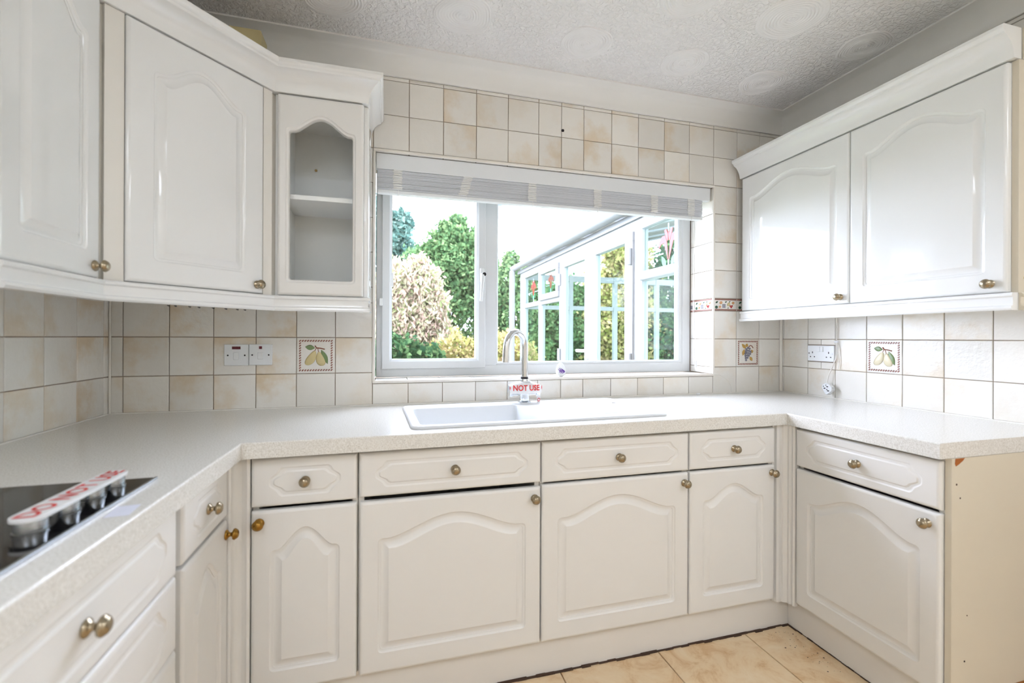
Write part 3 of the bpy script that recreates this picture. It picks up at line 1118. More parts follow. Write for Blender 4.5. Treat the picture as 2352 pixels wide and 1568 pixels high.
def text_mesh(s, size, spacing=1.0):
    cu = bpy.data.curves.new('lettering', 'FONT')
    cu.body = s
    cu.size = size
    cu.align_x = 'CENTER'
    cu.align_y = 'CENTER'
    cu.space_character = spacing
    cu.resolution_u = 3
    cu.offset = size * .02
    ob = bpy.data.objects.new('lettering', cu)
    COL.objects.link(ob)
    dg = bpy.context.evaluated_depsgraph_get()
    me_ = bpy.data.meshes.new_from_object(ob.evaluated_get(dg))
    bpy.data.objects.remove(ob)
    bm_ = bmesh.new()
    bm_.from_mesh(me_)
    bmesh.ops.triangulate(bm_, faces=bm_.faces)
    bmesh.ops.subdivide_edges(bm_, edges=[e_ for e_ in bm_.edges if e_.calc_length() > size * .3], cuts=2)
    bm_.to_mesh(me_)
    bm_.free()
    return me_


tm = text_mesh('O NOT USE O', .036, 1.02)
for q in tm.vertices:
    x, z = q.co.x * .80, q.co.y
    x = max(-.0735, min(.0735, x))
    yf, zl, zh = tape_front(x)
    q.co = (x, yf - .0034, .0665 + z * .95)
inst('lettering', tm, M['red_print'], tape)
# red lettering showing on the hanging end
tm = text_mesh('O', .022)
for q in tm.vertices:
    q.co = (.0615 + q.co.x * .8, -.0175 + q.co.x * .25, .012 + q.co.y)
inst('lettering', tm, M['red_print'], tape)

# ================================================================== air freshener
fr = thing('air_freshener', 'small white teardrop air freshener with purple flame on the sill', 'air freshener', (1.784, .045, WZ0))


def drop(s, y, zc=.034):
    pts = []
    for k in range(28):
        a = 2 * PI * k / 28
        z = -math.cos(a)
        wv = math.sin(a) * (1 - .33 * (z + 1) / 2 * 1.2)
        pts.append((.029 * wv * s, y, zc + .034 * z * s))
    return pts


MB().loops([drop(.55, .012), drop(.9, .011), drop(1, .006), drop(1, -.006), drop(.93, -.011), drop(.80, -.0125), drop(.78, -.0115)], True, True, True).build('shell', M['plastic'], fr, smooth=40)
fl = MB()
for k, (x0, z0, hh) in enumerate(((-.012, .020, .020), (-.005, .016, .029), (.003, .015, .030), (.010, .018, .022))):
    A, B_ = [], []
    for i in range(9):
        tt = i / 8
        x = x0 + .006 * math.sin(tt * PI * 1.3) - .006 * tt
        wv = .0030 * math.sin(PI * min(1, tt * .9 + .1))
        A.append((x - wv, -.0130, z0 + hh * tt))
        B_.append((x + wv, -.0130, z0 + hh * tt))
    for i in range(8):
        fl.add([A[i], B_[i], B_[i + 1], A[i + 1]], [(0, 1, 2, 3)])
fl.build('flame_print', M['purple'], fr)

# ================================================================== hob and its taped knobs
hob = thing('ceramic_hob', 'black glass hob with steel trim set into the worktop', 'hob', (.245, -1.225, ZT))
MB().bbox(-.255, .255, -.283, .283, .0005, .004, .001).build('glass_plate', M['hob'], hob)
MB().bbox(.2552, .2600, -.285, .285, .0005, .0050, .0008).build('steel_trim', M['steel'], hob)
MB().bbox(-.2600, -.2552, -.285, .285, .0005, .0050, .0008).build('steel_trim', M['steel'], hob)
for (x, y_, r_) in ((-.11, -.14, .09), (-.11, .13, .075), (.08, -.02, .07)):
    rg = MB()
    a_ = [(x + r_ * math.cos(2 * PI * k / 48), y_ + r_ * math.sin(2 * PI * k / 48), .0043) for k in range(48)]
    b2 = [(x + (r_ - .002) * math.cos(2 * PI * k / 48), y_ + (r_ - .002) * math.sin(2 * PI * k / 48), .0043) for k in range(48)]
    rg.loops([a_, b2])
    rg.build('heating_ring', M['steel'], hob)
KY = [-1.197, -1.124, -1.055, -.990]
for k, yy in enumerate(KY):
    MB().lathe([(.0205, 0), (.0205, .002), (.019, .003), (.0185, .020), (.017, .0235), (0, .0240)], 28).build('control_knob', M['steel'], hob, (.451 - .245, yy + 1.225, .0042), smooth=40)
ht = thing('warning_tape', 'white and red tape stretched across the four hob knobs', 'tape', (.451, -1.0935, ZT + .0284))
half = .128


def tp(s, z):
    pts = []
    for k in range(13):
        a = PI * k / 12
        pts.append((.0215 * s * math.cos(a), (half - .0215) + .0215 * s * math.sin(a), z))
    for k in range(13):
        a = PI + PI * k / 12
        pts.append((.0215 * s * math.cos(a), -(half - .0215) + .0215 * s * math.sin(a), z))
    return pts


MB().loops([tp(1.02, -.004), tp(1.02, .0006), tp(.98, .0012)], True, False, True).build('strip', M['tape'], ht, smooth=50)
tm = text_mesh('DO NOT USE', .040, 1.05)
for q in tm.vertices:
    x, z = q.co.x, q.co.y
    q.co = (-z * .95 + .001, max(-half + .004, min(half - .004, x * .98)), .0016)
inst('lettering', tm, M['red_print'], ht)
# paper label on the worktop
lab = MB()
lab.box(-.017, .017, -.026, .026, 0, .0004)
tag(lab.build('paper_label', M['paper'], None, (.532, -1.127, ZT + .0002), .10), 'small pale paper label on the worktop edge beside the hob', 'label')

# ================================================================== wall cabinets
ZU0, ZU1 = 1.297, 2.003


def wall_unit(label, loc, rz, group='white wall units'):
    return thing('wall_cabinet', label, 'cabinet', loc, rz, group)


# --- open-fronted glazed unit on the window wall
gx0, gx1 = .580, .876
u = wall_unit('small wall cabinet with arched glass door beside the window', (gx0, -.281, ZU0), 0)
w, h = gx1 - gx0, ZU1 - ZU0
cs = MB()
cs.box(0, .016, .001, .278, 0, h).box(w - .016, w, .001, .278, 0, h).box(.016, w - .016, .001, .278, 0, .016).box(.016, w - .016, .001, .278, h - .016, h)
cs.box(.016, w - .016, .262, .278, .016, h - .016)
cs.build('carcass', M['interior'], u)
MB().box(.017, w - .017, .02, .261, .350, .366).build('shelf', M['interior'], u)
MB().lathe([(0, .002), (.005, .0018), (.006, -.001)], 12, '-y', (.095, .262, h - .165)).build('screw_cap', M['screwcap'], u)
d = door_mesh(w - .012, h - .004, .052, .026, .044, .062, open_=True).build('door', M['satin_white'], u, (.010, 0, .002), smooth=32)
MB().box(.034, w - .046, -.006, -.003, .050, h - .066).build('glass_pane', M['cabinet_glass'], d)
# moulded end panel facing the window
d = door_mesh(.276, h - .002, .040, .045, .055, .055, t=.017).build('end_panel', M['gloss_white'], u, (w + .0005, .002, .001), PI / 2, smooth=32)

# --- diagonal corner unit
A = Vector((.262, -.652))
B = Vector((.580, -.300))
dl = (B - A).length
ang = math.atan2(B.y - A.y, B.x - A.x)
u = wall_unit('diagonal corner wall cabinet between the two left hand cabinets', (A.x, A.y, ZU0), ang)
nb = .019
ca, sa = math.cos(-ang), math.sin(-ang)


def loc2(x, y_):
    dx, dy = x - A.x, y_ - A.y
    return (dx * ca - dy * sa, dx * sa + dy * ca)


poly = [loc2(A.x - .013, A.y + .0), (0.0, nb), (dl, nb), loc2(B.x - .001, -.262), loc2(B.x - .001, -.004), loc2(XL + .004, -.004), loc2(XL + .004, A.y)]
poly = [(0.0, nb), (dl, nb), loc2(B.x - .001, -.270), loc2(B.x - .001, -.004), loc2(XL + .004, -.004), loc2(XL + .004, A.y + .001), loc2(.240, A.y + .001)]
MB().loops([[(x, y_, 0) for x, y_ in poly], [(x, y_, h) for x, y_ in poly]], True, True, True).build('carcass', M['carcass'], u)
# stiles either side of the door
for x0, x1 in ((.006, .048), (dl - .036, dl - .004)):
    MB().box(x0, x1, .006, nb + .001, .0, h).build('stile', M['carcass'], u)
d = door_mesh(dl - .090, h - .004, .060, .062, .062, .055).build('door', M['gloss_white'], u, (.050, nb - .0015, .002), smooth=32)
knob(d, dl - .112, .028)
# cup hooks screwed below
for k, tt in enumerate((.385, .425, .508, .565, .655, .74, .82, .875)):
    hx = tt * dl
    hy = .075
    mbk = MB().tube([(hx, hy, 0), (hx, hy, -.044), (hx + .003, hy, -.052), (hx + .003, hy - .007, -.054), (hx + .002, hy - .009, -.047)], .0020, 6)
    mbk.lathe([(.004, -.005), (.004, -.001)], 8, 'z', (hx, hy, 0))
    mbk.build('cup_hook', M['hook'], u)

# --- left run cabinet
yl0, yl1 = -.972, A.y - .002
u = wall_unit('glossy wall cabinet on the left wall, leftmost with a knob', (.242, yl0, ZU0), PI / 2)
wl_ = yl1 - yl0
MB().box(.001, wl_, .001, .242 - XL - .004, 0, h).build('carcass', M['cream_panel'], u)
d = door_mesh(wl_ - .006, h - .004, .060, .050, .062, .055).build('door', M['gloss_white'], u, (.002, 0, .002), smooth=32)
knob(d, wl_ - .030, .028)

# --- shorter cabinet over the hob at the very edge of the view
u = wall_unit('short white cabinet above the hob, cut by the left photo edge', (.252, -1.560, 1.478), PI / 2)
MB().box(.0, .584, .001, .25 - XL, 0, ZU1 - 1.478).build('carcass', M['carcass'], u)
d = door_mesh(.582, ZU1 - 1.480, .035, .05, .05, .05).build('door', M['gloss_white'], u, (.001, 0, .001), smooth=32)

# --- right wall double unit
XRU = 2.780
yr0, yr1 = -.035, -1.108
u = wall_unit('two door glossy wall cabinet on the right wall', (XRU + .020, yr0, ZU0), -PI / 2)
wr_ = yr0 - yr1
MB().box(0, wr_, .001, XR - XRU - .024, 0, h).build('carcass', M['carcass'], u)
MB().box(wr_ + .0003, wr_ + .0160, .000, XR - XRU - .024, 0, h).build('end_panel', M['cream_panel'], u)
ep2 = [c for c in u.children if c.name.startswith('end_panel')][0]
for zz in (.045, h - .045):
    MB().lathe([(0, .0015), (.006, .0012), (.0065, -.001)], 12, 'x', (wr_ + .0162, .030, zz)).build('screw_cap', M['screwcap'], ep2)
dw1 = .581
d = door_mesh(dw1, h - .004, .060, .052, .060, .052).build('door', M['gloss_white'], u, (.001, 0, .002), smooth=32)
knob(d, dw1 - .035, .028)
dw2 = wr_ - dw1 - .005
d = door_mesh(dw2, h - .004, .060, .052, .060, .052).build('door', M['gloss_white'], u, (dw1 + .004, 0, .002), smooth=32)
knob(d, dw2 - .040, .028)

# --- cornices and light pelmets
def corn_prof(z):
    p_ = [(-.030, z), (.002, z), (.004, z + .006), (.006, z + .016), (.010, z + .030), (.018, z + .046), (.030, z + .058), (.040, z + .064),
          (.044, z + .066), (.046, z + .072), (.052, z + .076), (.055, z + .082), (.055, z + .092), (.050, z + .094), (-.030, z + .094)]
    return p_


def pelm_prof(z):
    return [(-.018, z), (.006, z), (.010, z - .004), (.010, z - .010), (.005, z - .014), (.004, z - .032), (.006, z - .038),
            (.012, z - .041), (.013, z - .048), (.009, z - .053), (-.018, z - .053)]


CZ = ZU1 + .0015
left_path = [(.262, yl0 + .002), (A.x, A.y), (B.x, B.y), (.895, -.300), (.895, -.003)]
left_path = left_path[::-1]
lp = [(.262, -1.555)] + [(A.x, A.y), (B.x, B.y), (.888, -.300), (.888, -.004)]
tag(MB().sweep(lp, corn_prof(CZ)).build('cornice', M['gloss_white'], smooth=35), 'white moulded cornice along the top of the left wall cabinets', 'cornice', 'cornices')
lp2 = [(.262, yl0), (A.x, A.y), (B.x, B.y), (.888, -.300), (.888, -.160)]
tag(MB().sweep(lp2, pelm_prof(ZU0 - .001)).build('light_pelmet', M['gloss_white'], smooth=35), 'white moulded pelmet below the left wall cabinets', 'pelmet', 'light pelmets')
tag(MB().sweep([(XRU, yr0 + .010), (XRU, yr1 - .016)], corn_prof(CZ)).build('cornice', M['gloss_white'], smooth=35), 'white moulded cornice on top of the right wall cabinet', 'cornice', 'cornices')
tag(MB().sweep([(XRU, yr0), (XRU, yr1 - .016)], pelm_prof(ZU0 - .001)).build('light_pelmet', M['gloss_white'], smooth=35), 'white moulded pelmet below the right wall cabinet', 'pelmet', 'light pelmets')
tag(MB().sweep([(XRU + .032, yr1 - .0165), (XR - .002, yr1 - .0165)], [(o_ - .0 if o_ > 0 else 0.0005, z) for o_, z in corn_prof(CZ)]).build('cornice_return', M['cream_panel'], smooth=35),
    'cream cornice return at the near end of the right cabinet', 'cornice')
tag(MB().sweep([(XRU + .020, yr1 - .0165), (XR - .002, yr1 - .0165)], [(max(o_, .0005), z) for o_, z in pelm_prof(ZU0 - .001)]).build('pelmet_return', M['cream_panel'], smooth=35),
    'cream pelmet return at the near end of the right cabinet', 'pelmet')
# offcut of timber lying on top of the corner cabinet
tag(MB().bbox(0, .105, 0, .09, 0, .272, .003).build('timber_offcut', M['pine'], None, (.405, -.19, ZU1 + .0005)), 'yellowed timber block standing on top of the corner wall cabinet', 'timber')

# ================================================================== roman blind
bl = thing('reed_blind', 'white pulled-up reed blind hanging below its fascia in the window', 'blind', (.918, .030, 1.785))
BW = 2.574 - .918
MB().bbox(-.006, 2.622 - .918, -.018, .012, .100, .1675, .002).build('fascia_board', M['fascia'], bl)
rd = MB()
rr = random.Random(5)
for k in range(24):
    z = .014 + .0036 * k
    off = .002 * math.sin(k * 1.1) - .004 * (k % 6 == 0)
    rd.tube([(.0, -.012 + off, z), (BW, -.012 + off + rr.uniform(-.001, .001), z + rr.uniform(-.0006, .0006))], .0017, 6)
for layer in range(1, 5):
    for k in range(14):
        z = .012 + .006 * k
        rd.tube([(.002, -.012 + layer * .006, z), (BW - .002, -.012 + layer * .006, z)], .0024, 5)
tag(rd.build('reeds', M['blind'], bl), kind='stuff')
MB().bbox(-.001, BW + .001, -.016, .016, -.004, .0125, .004).build('bottom_rail', M['fascia'], bl, smooth=40)
for px in (.085, .385, .705, 1.045, 1.365, 1.585):
    yn = MB()
    sk_ = .012 if abs(px - .385) < .01 else 0
    for k in range(17):
        z = .016 + .0052 * k
        sx = sk_ * (k / 16 - .5) * 2
        yn.tube([(px - .020 + sx + rr.uniform(-.003, .003), -.0165, z), (px + sx, -.0175, z + rr.uniform(-.0015, .0015)), (px + .020 + sx + rr.uniform(-.003, .003), -.0165, z + rr.uniform(-.002, .002))], .0022, 5)
    yn.tube([(px, -.018, .02), (px + .004, -.019, .004), (px + .002, -.017, -.010)], .0012, 5)
    yn.build('cord_weave', M['yarn'], bl)
MB().tube([(.062, .004, .0), (.062, .004, -.35)], .0011, 5).build('hanging_cord', M['cord'], bl)
MB().bbox(.056, .068, -.002, .010, -.41, -.35, .002).build('cord_weight', M['plastic'], bl)
# pull cord: down the reveal, over the sill, onto the worktop
cz = MB()
cpts = [(1.640, -.004, .10), (1.646, .020, .02), (1.650, .045, -.25), (1.664, .070, -.55), (1.676, .040, -.74), (1.682, .020, -.765)]
cz.tube(cpts, .0013, 6)
cz.build('pull_cord', M['cord'], bl)
MB().lathe([(.004, -.020), (.0065, -.018), (.0065, .014), (.004, .018)], 14).build('cord_toggle', M['plastic'], bl, (2.556 - .918, .010, 1.015 - 1.785), smooth=50)
def bez(p, n=8):
    out = []
    P_ = [Vector(q) for q in p]
    for i in range(len(P_) - 1):
        a = P_[max(0, i - 1)]
        b_ = P_[i]
        c = P_[i + 1]
        d_ = P_[min(len(P_) - 1, i + 2)]
        for k in range(n):
            t_ = k / n
            out.append((.5 * ((2 * b_) + (-a + c) * t_ + (2 * a - 5 * b_ + 4 * c - d_) * t_ ** 2 + (-a + 3 * b_ - 3 * c + d_) * t_ ** 3))[:])
    out.append(P_[-1][:])
    return out


MB().tube(bez([(0, 0, 0), (.012, -.02, -.022), (.06, -.047, -.031), (.11, -.055, -.040), (.16, -.060, -.075), (.175, -.062, -.118), (.15, -.060, -.1350), (.08, -.058, -.1353)]), .0012, 6).build('trailing_cord', M['cord'], bl, (2.556 - .918, .010, .997 - 1.785), smooth=60)
MB().lathe([(.003, -.012), (.005, -.010), (.0052, .004), (.0035, .011), (0, .012)], 12, 'x').build('cord_acorn', M['plastic'], bl, (2.515 - .918, -.065, ZT + .0054 - 1.785), .25, smooth=50)

# ================================================================== switches and sockets
def plate(label, x0, x1, z0, z1, neon_w, neon_h, name='cooker_switch'):
    w_, h_ = x1 - x0, z1 - z0
    s_ = thing(name, label, 'switch', ((x0 + x1) / 2, -.0015, (z0 + z1) / 2), 0, 'switch plates')
    MB().bbox(-w_ / 2, w_ / 2, -.009, .001, -h_ / 2, h_ / 2, .002).build('face_plate', M['plastic'], s_, smooth=40)
    MB().bbox(-.010, .010, -.0125, -.008, -.018, .010, .0015).build('rocker', M['plastic'], s_, smooth=40)
    MB().bbox(-neon_w / 2, neon_w / 2, -.0105, -.008, .023, .023 + neon_h, .0006).build('neon_lens', M['neon'], s_)
    for sx in (-.030, .030):
        MB().lathe([(0, .0006), (.0032, .0006), (.0032, -.001)], 10, '-y', (sx, -.009, -.001)).build('screw', M['dark'], s_)


plate('left switch plate with wide dark red neon, on the tiles', .3400, .4262, 1.037, 1.121, .030, .011)
plate('right switch plate with small square dark red neon, on the tiles', .4280, .5110, 1.038, 1.122, .011, .011)

so = thing('double_socket', 'white double socket on the right tiled wall', 'socket', (XR - .0015, -.2470, 1.079), -PI / 2)
MB().bbox(-.0715, .0715, -.009, .001, -.040, .040, .002).build('face_plate', M['plastic'], so, smooth=40)
for s in (-1, 1):
    MB().bbox(-.0155 if s < 0 else .0005, -.0005 if s < 0 else .0155, -.013, -.008, .008, .034, .0012).build('rocker', M['plastic'], so, smooth=40)
    cx = s * .044
    for (hx, hz, hw, hh) in ((0, .004, .0022, .0045), (-.011, -.018, .0032, .0024), (.011, -.018, .0032, .0024)):
        MB().box(cx + hx - hw, cx + hx + hw, -.0094, -.0088, hz - hh, hz + hh).build('pin_hole', M['dark'], so)
    MB().lathe([(0, .0005), (.003, .0005), (.003, -.001)], 10, '-y', (s * .063, -.009, 0)).build('screw', M['steel'], so)

pg = thing('loose_plug', 'white plug dangling by its flex below the double socket', 'plug', (XR - .026, -.3050, .905), -PI / 2)
body = MB()
ol = [(-.024, .022), (-.010, .030), (.012, .027), (.027, .012), (.026, -.004), (.016, -.014), (.002, -.026), (-.006, -.026), (-.018, -.010), (-.028, .008)]
body.loops([[(x * .85, .012, z * .85) for x, z in ol], [(x, .006, z) for x, z in ol], [(x, -.008, z) for x, z in ol], [(x * .93, -.013, z * .93) for x, z in ol]], True, True, True)
body.build('plug_body', M['plastic'], pg, smooth=40)
for (x, z, a_, b2) in ((-.004, .020, .0028, .0022), (-.0165, .013, .0028, .0022), (.003, .013, .0055, .0026), (-.011, .004, .0055, .0028), (.001, -.001, .0032, .0026), (.008, -.007, .0065, .0028)):
    MB().loops([[(x + a_ * math.cos(q), -.0134, z + b2 * math.sin(q)) for q in [PI / 6 * k for k in range(12)]], [(x + a_ * math.cos(q), -.012, z + b2 * math.sin(q)) for q in [PI / 6 * k for k in range(12)]]], True, True, True).build('screw', M['dark'], pg)
fx_ = MB()
fx_.tube(bez([(-.012, .004, .026), (-.008, .006, .060), (.012, .016, .125), (.022, .018, .16), (.024, .018, .232), (.024, .018, .36)]), .0028, 8)
fx_.tube(bez([(.024, .018, .232), (.034, .018, .20), (.038, .018, .14), (.034, .018, .10)]), .0024, 8)
fx_.build('flex', M['cord'], pg, smooth=60)
MB().bbox(.017, .034, .012, .0215, .229, .238, .001).build('cable_clip', M['plastic'], pg)

# ================================================================== decorated tiles (relief)
def relief(parent, pts, hgt, mat, name, y=0.0):
    cx = sum(p[0] for p in pts) / len(pts)
    cz_ = sum(p[1] for p in pts) / len(pts)

    def l(s, yy):
        return [(cx + (x - cx) * s, yy, cz_ + (z - cz_) * s) for x, z in pts]
    return MB().loops([l(1, y + .001), l(1, y - hgt * .25), l(.88, y - hgt * .65), l(.62, y - hgt * .92), l(.25, y - hgt)], True, False, True).build(name, M[mat], parent, smooth=60)


def ell(cx, cz_, a_, b2, rot=0, n=16):
    c, s = math.cos(rot), math.sin(rot)
    return [(cx + a_ * math.cos(q) * c - b2 * math.sin(q) * s, cz_ + a_ * math.cos(q) * s + b2 * math.sin(q) * c) for q in [2 * PI * k / n for k in range(n)]]


def leafp(x0, z0, x1, z1, wd, n=7):
    dx, dz = x1 - x0, z1 - z0
    L = math.hypot(dx, dz)
    nx, nz_ = -dz / L, dx / L
    a_ = [(x0 + dx * k / n + nx * wd * math.sin(PI * k / n), z0 + dz * k / n + nz_ * wd * math.sin(PI * k / n)) for k in range(n + 1)]
    b2 = [(x0 + dx * k / n - nx * wd * math.sin(PI * k / n), z0 + dz * k / n - nz_ * wd * math.sin(PI * k / n)) for k in range(n - 1, 0, -1)]
    return a_ + b2


def rope(parent, hw, hh, step=.0095):
    r_ = MB()
    def dash(x, z, ax, az):
        r_.loops([[(x + sx * ax + sz * .0015, -.0020 if lvl else .0008, z + sx * az - sz * .0015) for sx, sz in ((-1, -1), (1, -1), (1, 1), (-1, 1))] for lvl in (0, 1)], True, False, True)
    n = int(2 * hw / step)
    for k in range(n + 1):
        x = -hw + 2 * hw * k / n
        dash(x, hh, .0030, .0030)
        dash(x, -hh, .0030, .0030)
    n = int(2 * hh / step)
    for k in range(1, n):
        z = -hh + 2 * hh * k / n
        if hh > .04:
            dash(-hw, z, .0030, .0030)
            dash(hw, z, .0030, .0030)
    r_.build('rope_border', M['rope'], parent)


def pear_tile(o, pear='pear', leaf='leaf_glaze'):
    o.color = (.10, .3, .5, 1)
    rope(o, .061, .061)
    def pear_o(cx, cz_, s, tilt):
        pts = []
        for k in range(22):
            a_ = 2 * PI * k / 22
            z = math.cos(a_)
            r_ = math.sin(a_) * (1.0 - .52 * (z + 1) / 2)
            pts.append((cx + s * (r_ * .78) + tilt * z * s, cz_ + s * z * .98))
        return pts[::-1]
    relief(o, pear_o(-.018, -.010, .031, .42), .004, pear, 'pear')
    relief(o, pear_o(.017, -.014, .030, -.18), .0046, pear, 'pear')
    relief(o, leafp(-.004, .031, -.042, .036, .011), .0025, leaf, 'leaf')
    relief(o, leafp(.020, .024, .046, -.036, .011), .003, leaf, 'leaf')
    MB().tube([(-.004, -.001, .041), (.002, -.001, .032), (.018, -.001, .030), (.034, -.001, .026)], .0026, 6).build('twig', M['twig_glaze'], o)
    MB().tube([(.002, -.0005, .032), (-.006, -.0005, .017)], .0014, 5).build('stalk', M['twig_glaze'], o)
    MB().tube([(.006, -.0005, .032), (.010, -.0005, .015)], .0014, 5).build('stalk', M['twig_glaze'], o)


def grape_tile(o):
    o.color = (.30, .1, .5, 1)
    rope(o, .061, .061)
    for (x0, z0, x1, z1) in ((-.012, .022, -.040, .048), (-.010, .030, -.004, .050), (-.022, .020, -.034, -.016), (.012, -.022, .030, -.044), (.016, .004, .036, .010)):
        relief(o, leafp(x0, z0, x1, z1, .009), .0025, 'gold_leaf', 'leaf')
    for k, (x, z) in enumerate(((-.012, .020), (.0, .026), (.012, .022), (-.016, .008), (-.004, .012), (.008, .010), (.018, .006), (-.018, -.004), (-.007, -.001), (.005, -.003), (.015, -.006),
                                (-.016, -.016), (-.005, -.014), (.006, -.016), (-.014, -.028), (-.003, -.027), (-.012, -.040))):
        relief(o, ell(x, z, .0062, .0062, 0, 10), .004, 'grape_glaze', 'grape')
    MB().tube([(.004, -.001, .030), (.016, -.001, .040), (.024, -.001, .038), (.034, -.001, .026)], .0022, 6).build('twig', M['twig_glaze'], o)


def border_tile(o, w_):
    o.color = (.08, .3, .5, 1)
    hw = w_ / 2 - .006
    rope(o, hw, .0275, .0075)
    items = [(-.052, .012, 'leaf', .012), (-.054, -.014, 'disc', .009), (-.026, .010, 'peach', .010), (-.032, -.012, 'peach', .008), (-.004, -.006, 'grapes', 0), (.006, .014, 'leaf', .009),
             (.024, .002, 'pear', .011), (.040, -.010, 'cherry', 0), (.052, .010, 'peach', .009), (.030, .016, 'leaf', .007), (.020, -.018, 'leaf', .006)]
    for (x, z, kd, r_) in items:
        if abs(x) > hw - .006:
            continue
        if kd == 'leaf':
            relief(o, leafp(x - r_ * .7, z - r_ * .4, x + r_ * .7, z + r_ * .5, r_ * .4), .002, 'deep_leaf', 'leaf')
        elif kd == 'disc':
            relief(o, ell(x, z, r_, r_ * .9, 0, 12), .002, 'deep_leaf', 'leaf')
        elif kd == 'peach':
            relief(o, ell(x, z, r_, r_ * .8, .3, 12), .003, 'peach', 'peach')
        elif kd == 'pear':
            relief(o, ell(x, z, r_, r_ * .8, .7, 12), .003, 'pear', 'pear')
        elif kd == 'cherry':
            for dx, dz in ((-.006, .003), (.005, .004), (0, -.004)):
                relief(o, ell(x + dx, z + dz, .0048, .0048, 0, 10), .003, 'cherry', 'cherry')
        else:
            for dx in (-.010, -.003, .004):
                for dz in (-.008, -.001, .006):
                    relief(o, ell(x + dx, z + dz, .0034, .0034, 0, 8), .002, 'grape_glaze', 'grape')


def col_at(x):
    return [i for i in range(len(COLS_B) - 1) if COLS_B[i] - 1e-6 <= x < COLS_B[i + 1] - 1e-6][0]


pear_tile(SPECIAL[(col_at(.61), 1)])
grape_tile(SPECIAL[(col_at(2.80), 1)])
pear_tile(SPEC_R[(4, 1)], 'pear_pale', 'leaf_glaze')
for o in (SPECIAL[(col_at(.61), 1)], SPEC_R[(4, 1)]):
    o['label'] = 'decorated tile with two pears in relief'
SPECIAL[(col_at(2.80), 1)]['label'] = 'decorated tile with a bunch of grapes in relief'
for xx in (2.70, 2.85, 3.0):
    o = SPECIAL[(col_at(xx), 3)]
    border_tile(o, .15)
    o['label'] = 'narrow fruit patterned border tile'
border_tile(SPECIAL['reveal_border'], .146)
border_tile(SPECIAL['reveal_border_small'], .035)

# ================================================================== conservatory outside the window
con = thing('conservatory', 'white framed conservatory seen through the right window pane', 'conservatory', (3.0, .35, -.15))
CX, CY, CZ0 = 3.0, .35, -.15


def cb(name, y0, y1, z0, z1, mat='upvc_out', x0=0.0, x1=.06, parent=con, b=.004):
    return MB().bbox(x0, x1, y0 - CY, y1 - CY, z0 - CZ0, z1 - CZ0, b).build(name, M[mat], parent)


def pane(parent, y0, y1, z0, z1, x=.030):
    return MB().box(x - .004, x + .004, y0 - CY, y1 - CY, z0 - CZ0, z1 - CZ0).build('glass_pane', M['con_glass'], parent)


def lily(parent, yc, zc, s):
    """leaded red lily with two green leaves on the outer face, seen from -x"""
    def q(pts):
        return [(yc - x * s - CY, zc + z * s - CZ0) for x, z in pts]
    def card(pts, mat, nm):
        P2 = q(pts)
        return MB().loops([[(.0245, a_, b2) for a_, b2 in P2], [(.0200, a_, b2) for a_, b2 in P2]], True, True, True).build(nm, M[mat], parent)
    big = [(-.02, -.42), (-.14, -.10), (-.22, .10), (-.34, .08), (-.50, -.06), (-.44, .14), (-.30, .30), (-.15, .30), (-.075, .10)]
    upp = [(-.07, .14), (-.15, .32), (-.20, .46), (-.10, .47), (-.03, .34), (-.03, .14)]
    for sg in (-1, 1):
        card([(x * sg, z) for x, z in big], 'red_glass', 'petal')
        card([(x * sg, z) for x, z in upp], 'red_glass', 'petal')
    card([(-.020, .30), (0, .50), (.020, .30), (0, .14)], 'red_glass', 'petal')
    card(leafp(-.12, -.62, -.32, -.26, .09), 'green_glass', 'leaf')
    card(leafp(.12, -.62, .32, -.26, .09), 'green_glass', 'leaf')
    for zz0, zz1, x in ((-.95, -.40, 0), (.40, .62, 0)):
        P2 = q([(x, zz0), (x, zz1)])
        MB().box(.020, .0245, P2[0][0] - .005, P2[0][0] + .005, P2[0][1], P2[1][1]).build('lead_line', M['lead'], parent)
    P2 = q([(-.9, -.20), (-.25, -.20), (.25, -.20), (.9, -.20)])
    MB().box(.020, .0245, P2[1][0], P2[0][0], P2[0][1] - .005, P2[0][1] + .005).build('lead_line', M['lead'], parent)
    MB().box(.020, .0245, P2[3][0], P2[2][0], P2[0][1] - .005, P2[0][1] + .005).build('lead_line', M['lead'], parent)


# long side facing the kitchen window: dwarf sill, posts, transoms, top rail
cb('dwarf_wall', .37, 4.90, -.15, .55, 'plaster', -.02, .08)
cb('top_rail', .37, 4.86, 2.06, 2.165, b=.006)
cb('fascia', .37, 4.95, 2.155, 2.215, x0=-.02, x1=.0)
for (y0, y1) in ((4.62, 4.86), (3.845, 3.96), (3.10, 3.17), (1.30, 1.42), (.37, .46)):
    cb('post', y0, y1, .55, 2.07)
cb('bottom_rail', .37, 4.86, .55, .62)
# far fixed lights with transom
cb('transom', 3.96, 4.62, 1.60, 1.665)
cb('transom', 3.17, 3.845, 1.60, 1.665)
pane(con, 3.96, 4.62, 1.665, 2.06)
pane(con, 3.96, 4.62, .62, 1.60)
pane(con, 3.17, 3.845, .62, 1.60)
lily(con, 4.25, 1.86, .24)
# top-hung vent
ven = thing('vent_sash', None, None)
ven.parent = con
for (y0, y1, z0, z1) in ((3.15, 3.88, 2.005, 2.075), (3.15, 3.88, 1.655, 1.73), (3.15, 3.225, 1.73, 2.005), (3.795, 3.88, 1.73, 2.005)):
    cb('sash_rail', y0, y1, z0, z1, x0=-.03, x1=.03, parent=ven)
pane(ven, 3.225, 3.795, 1.73, 2.005, 0.0)
lv = thing('lily_light', None, None)
lv.parent = con
for o in [ven]:
    pass
lily(ven, 3.53, 1.88, .21)
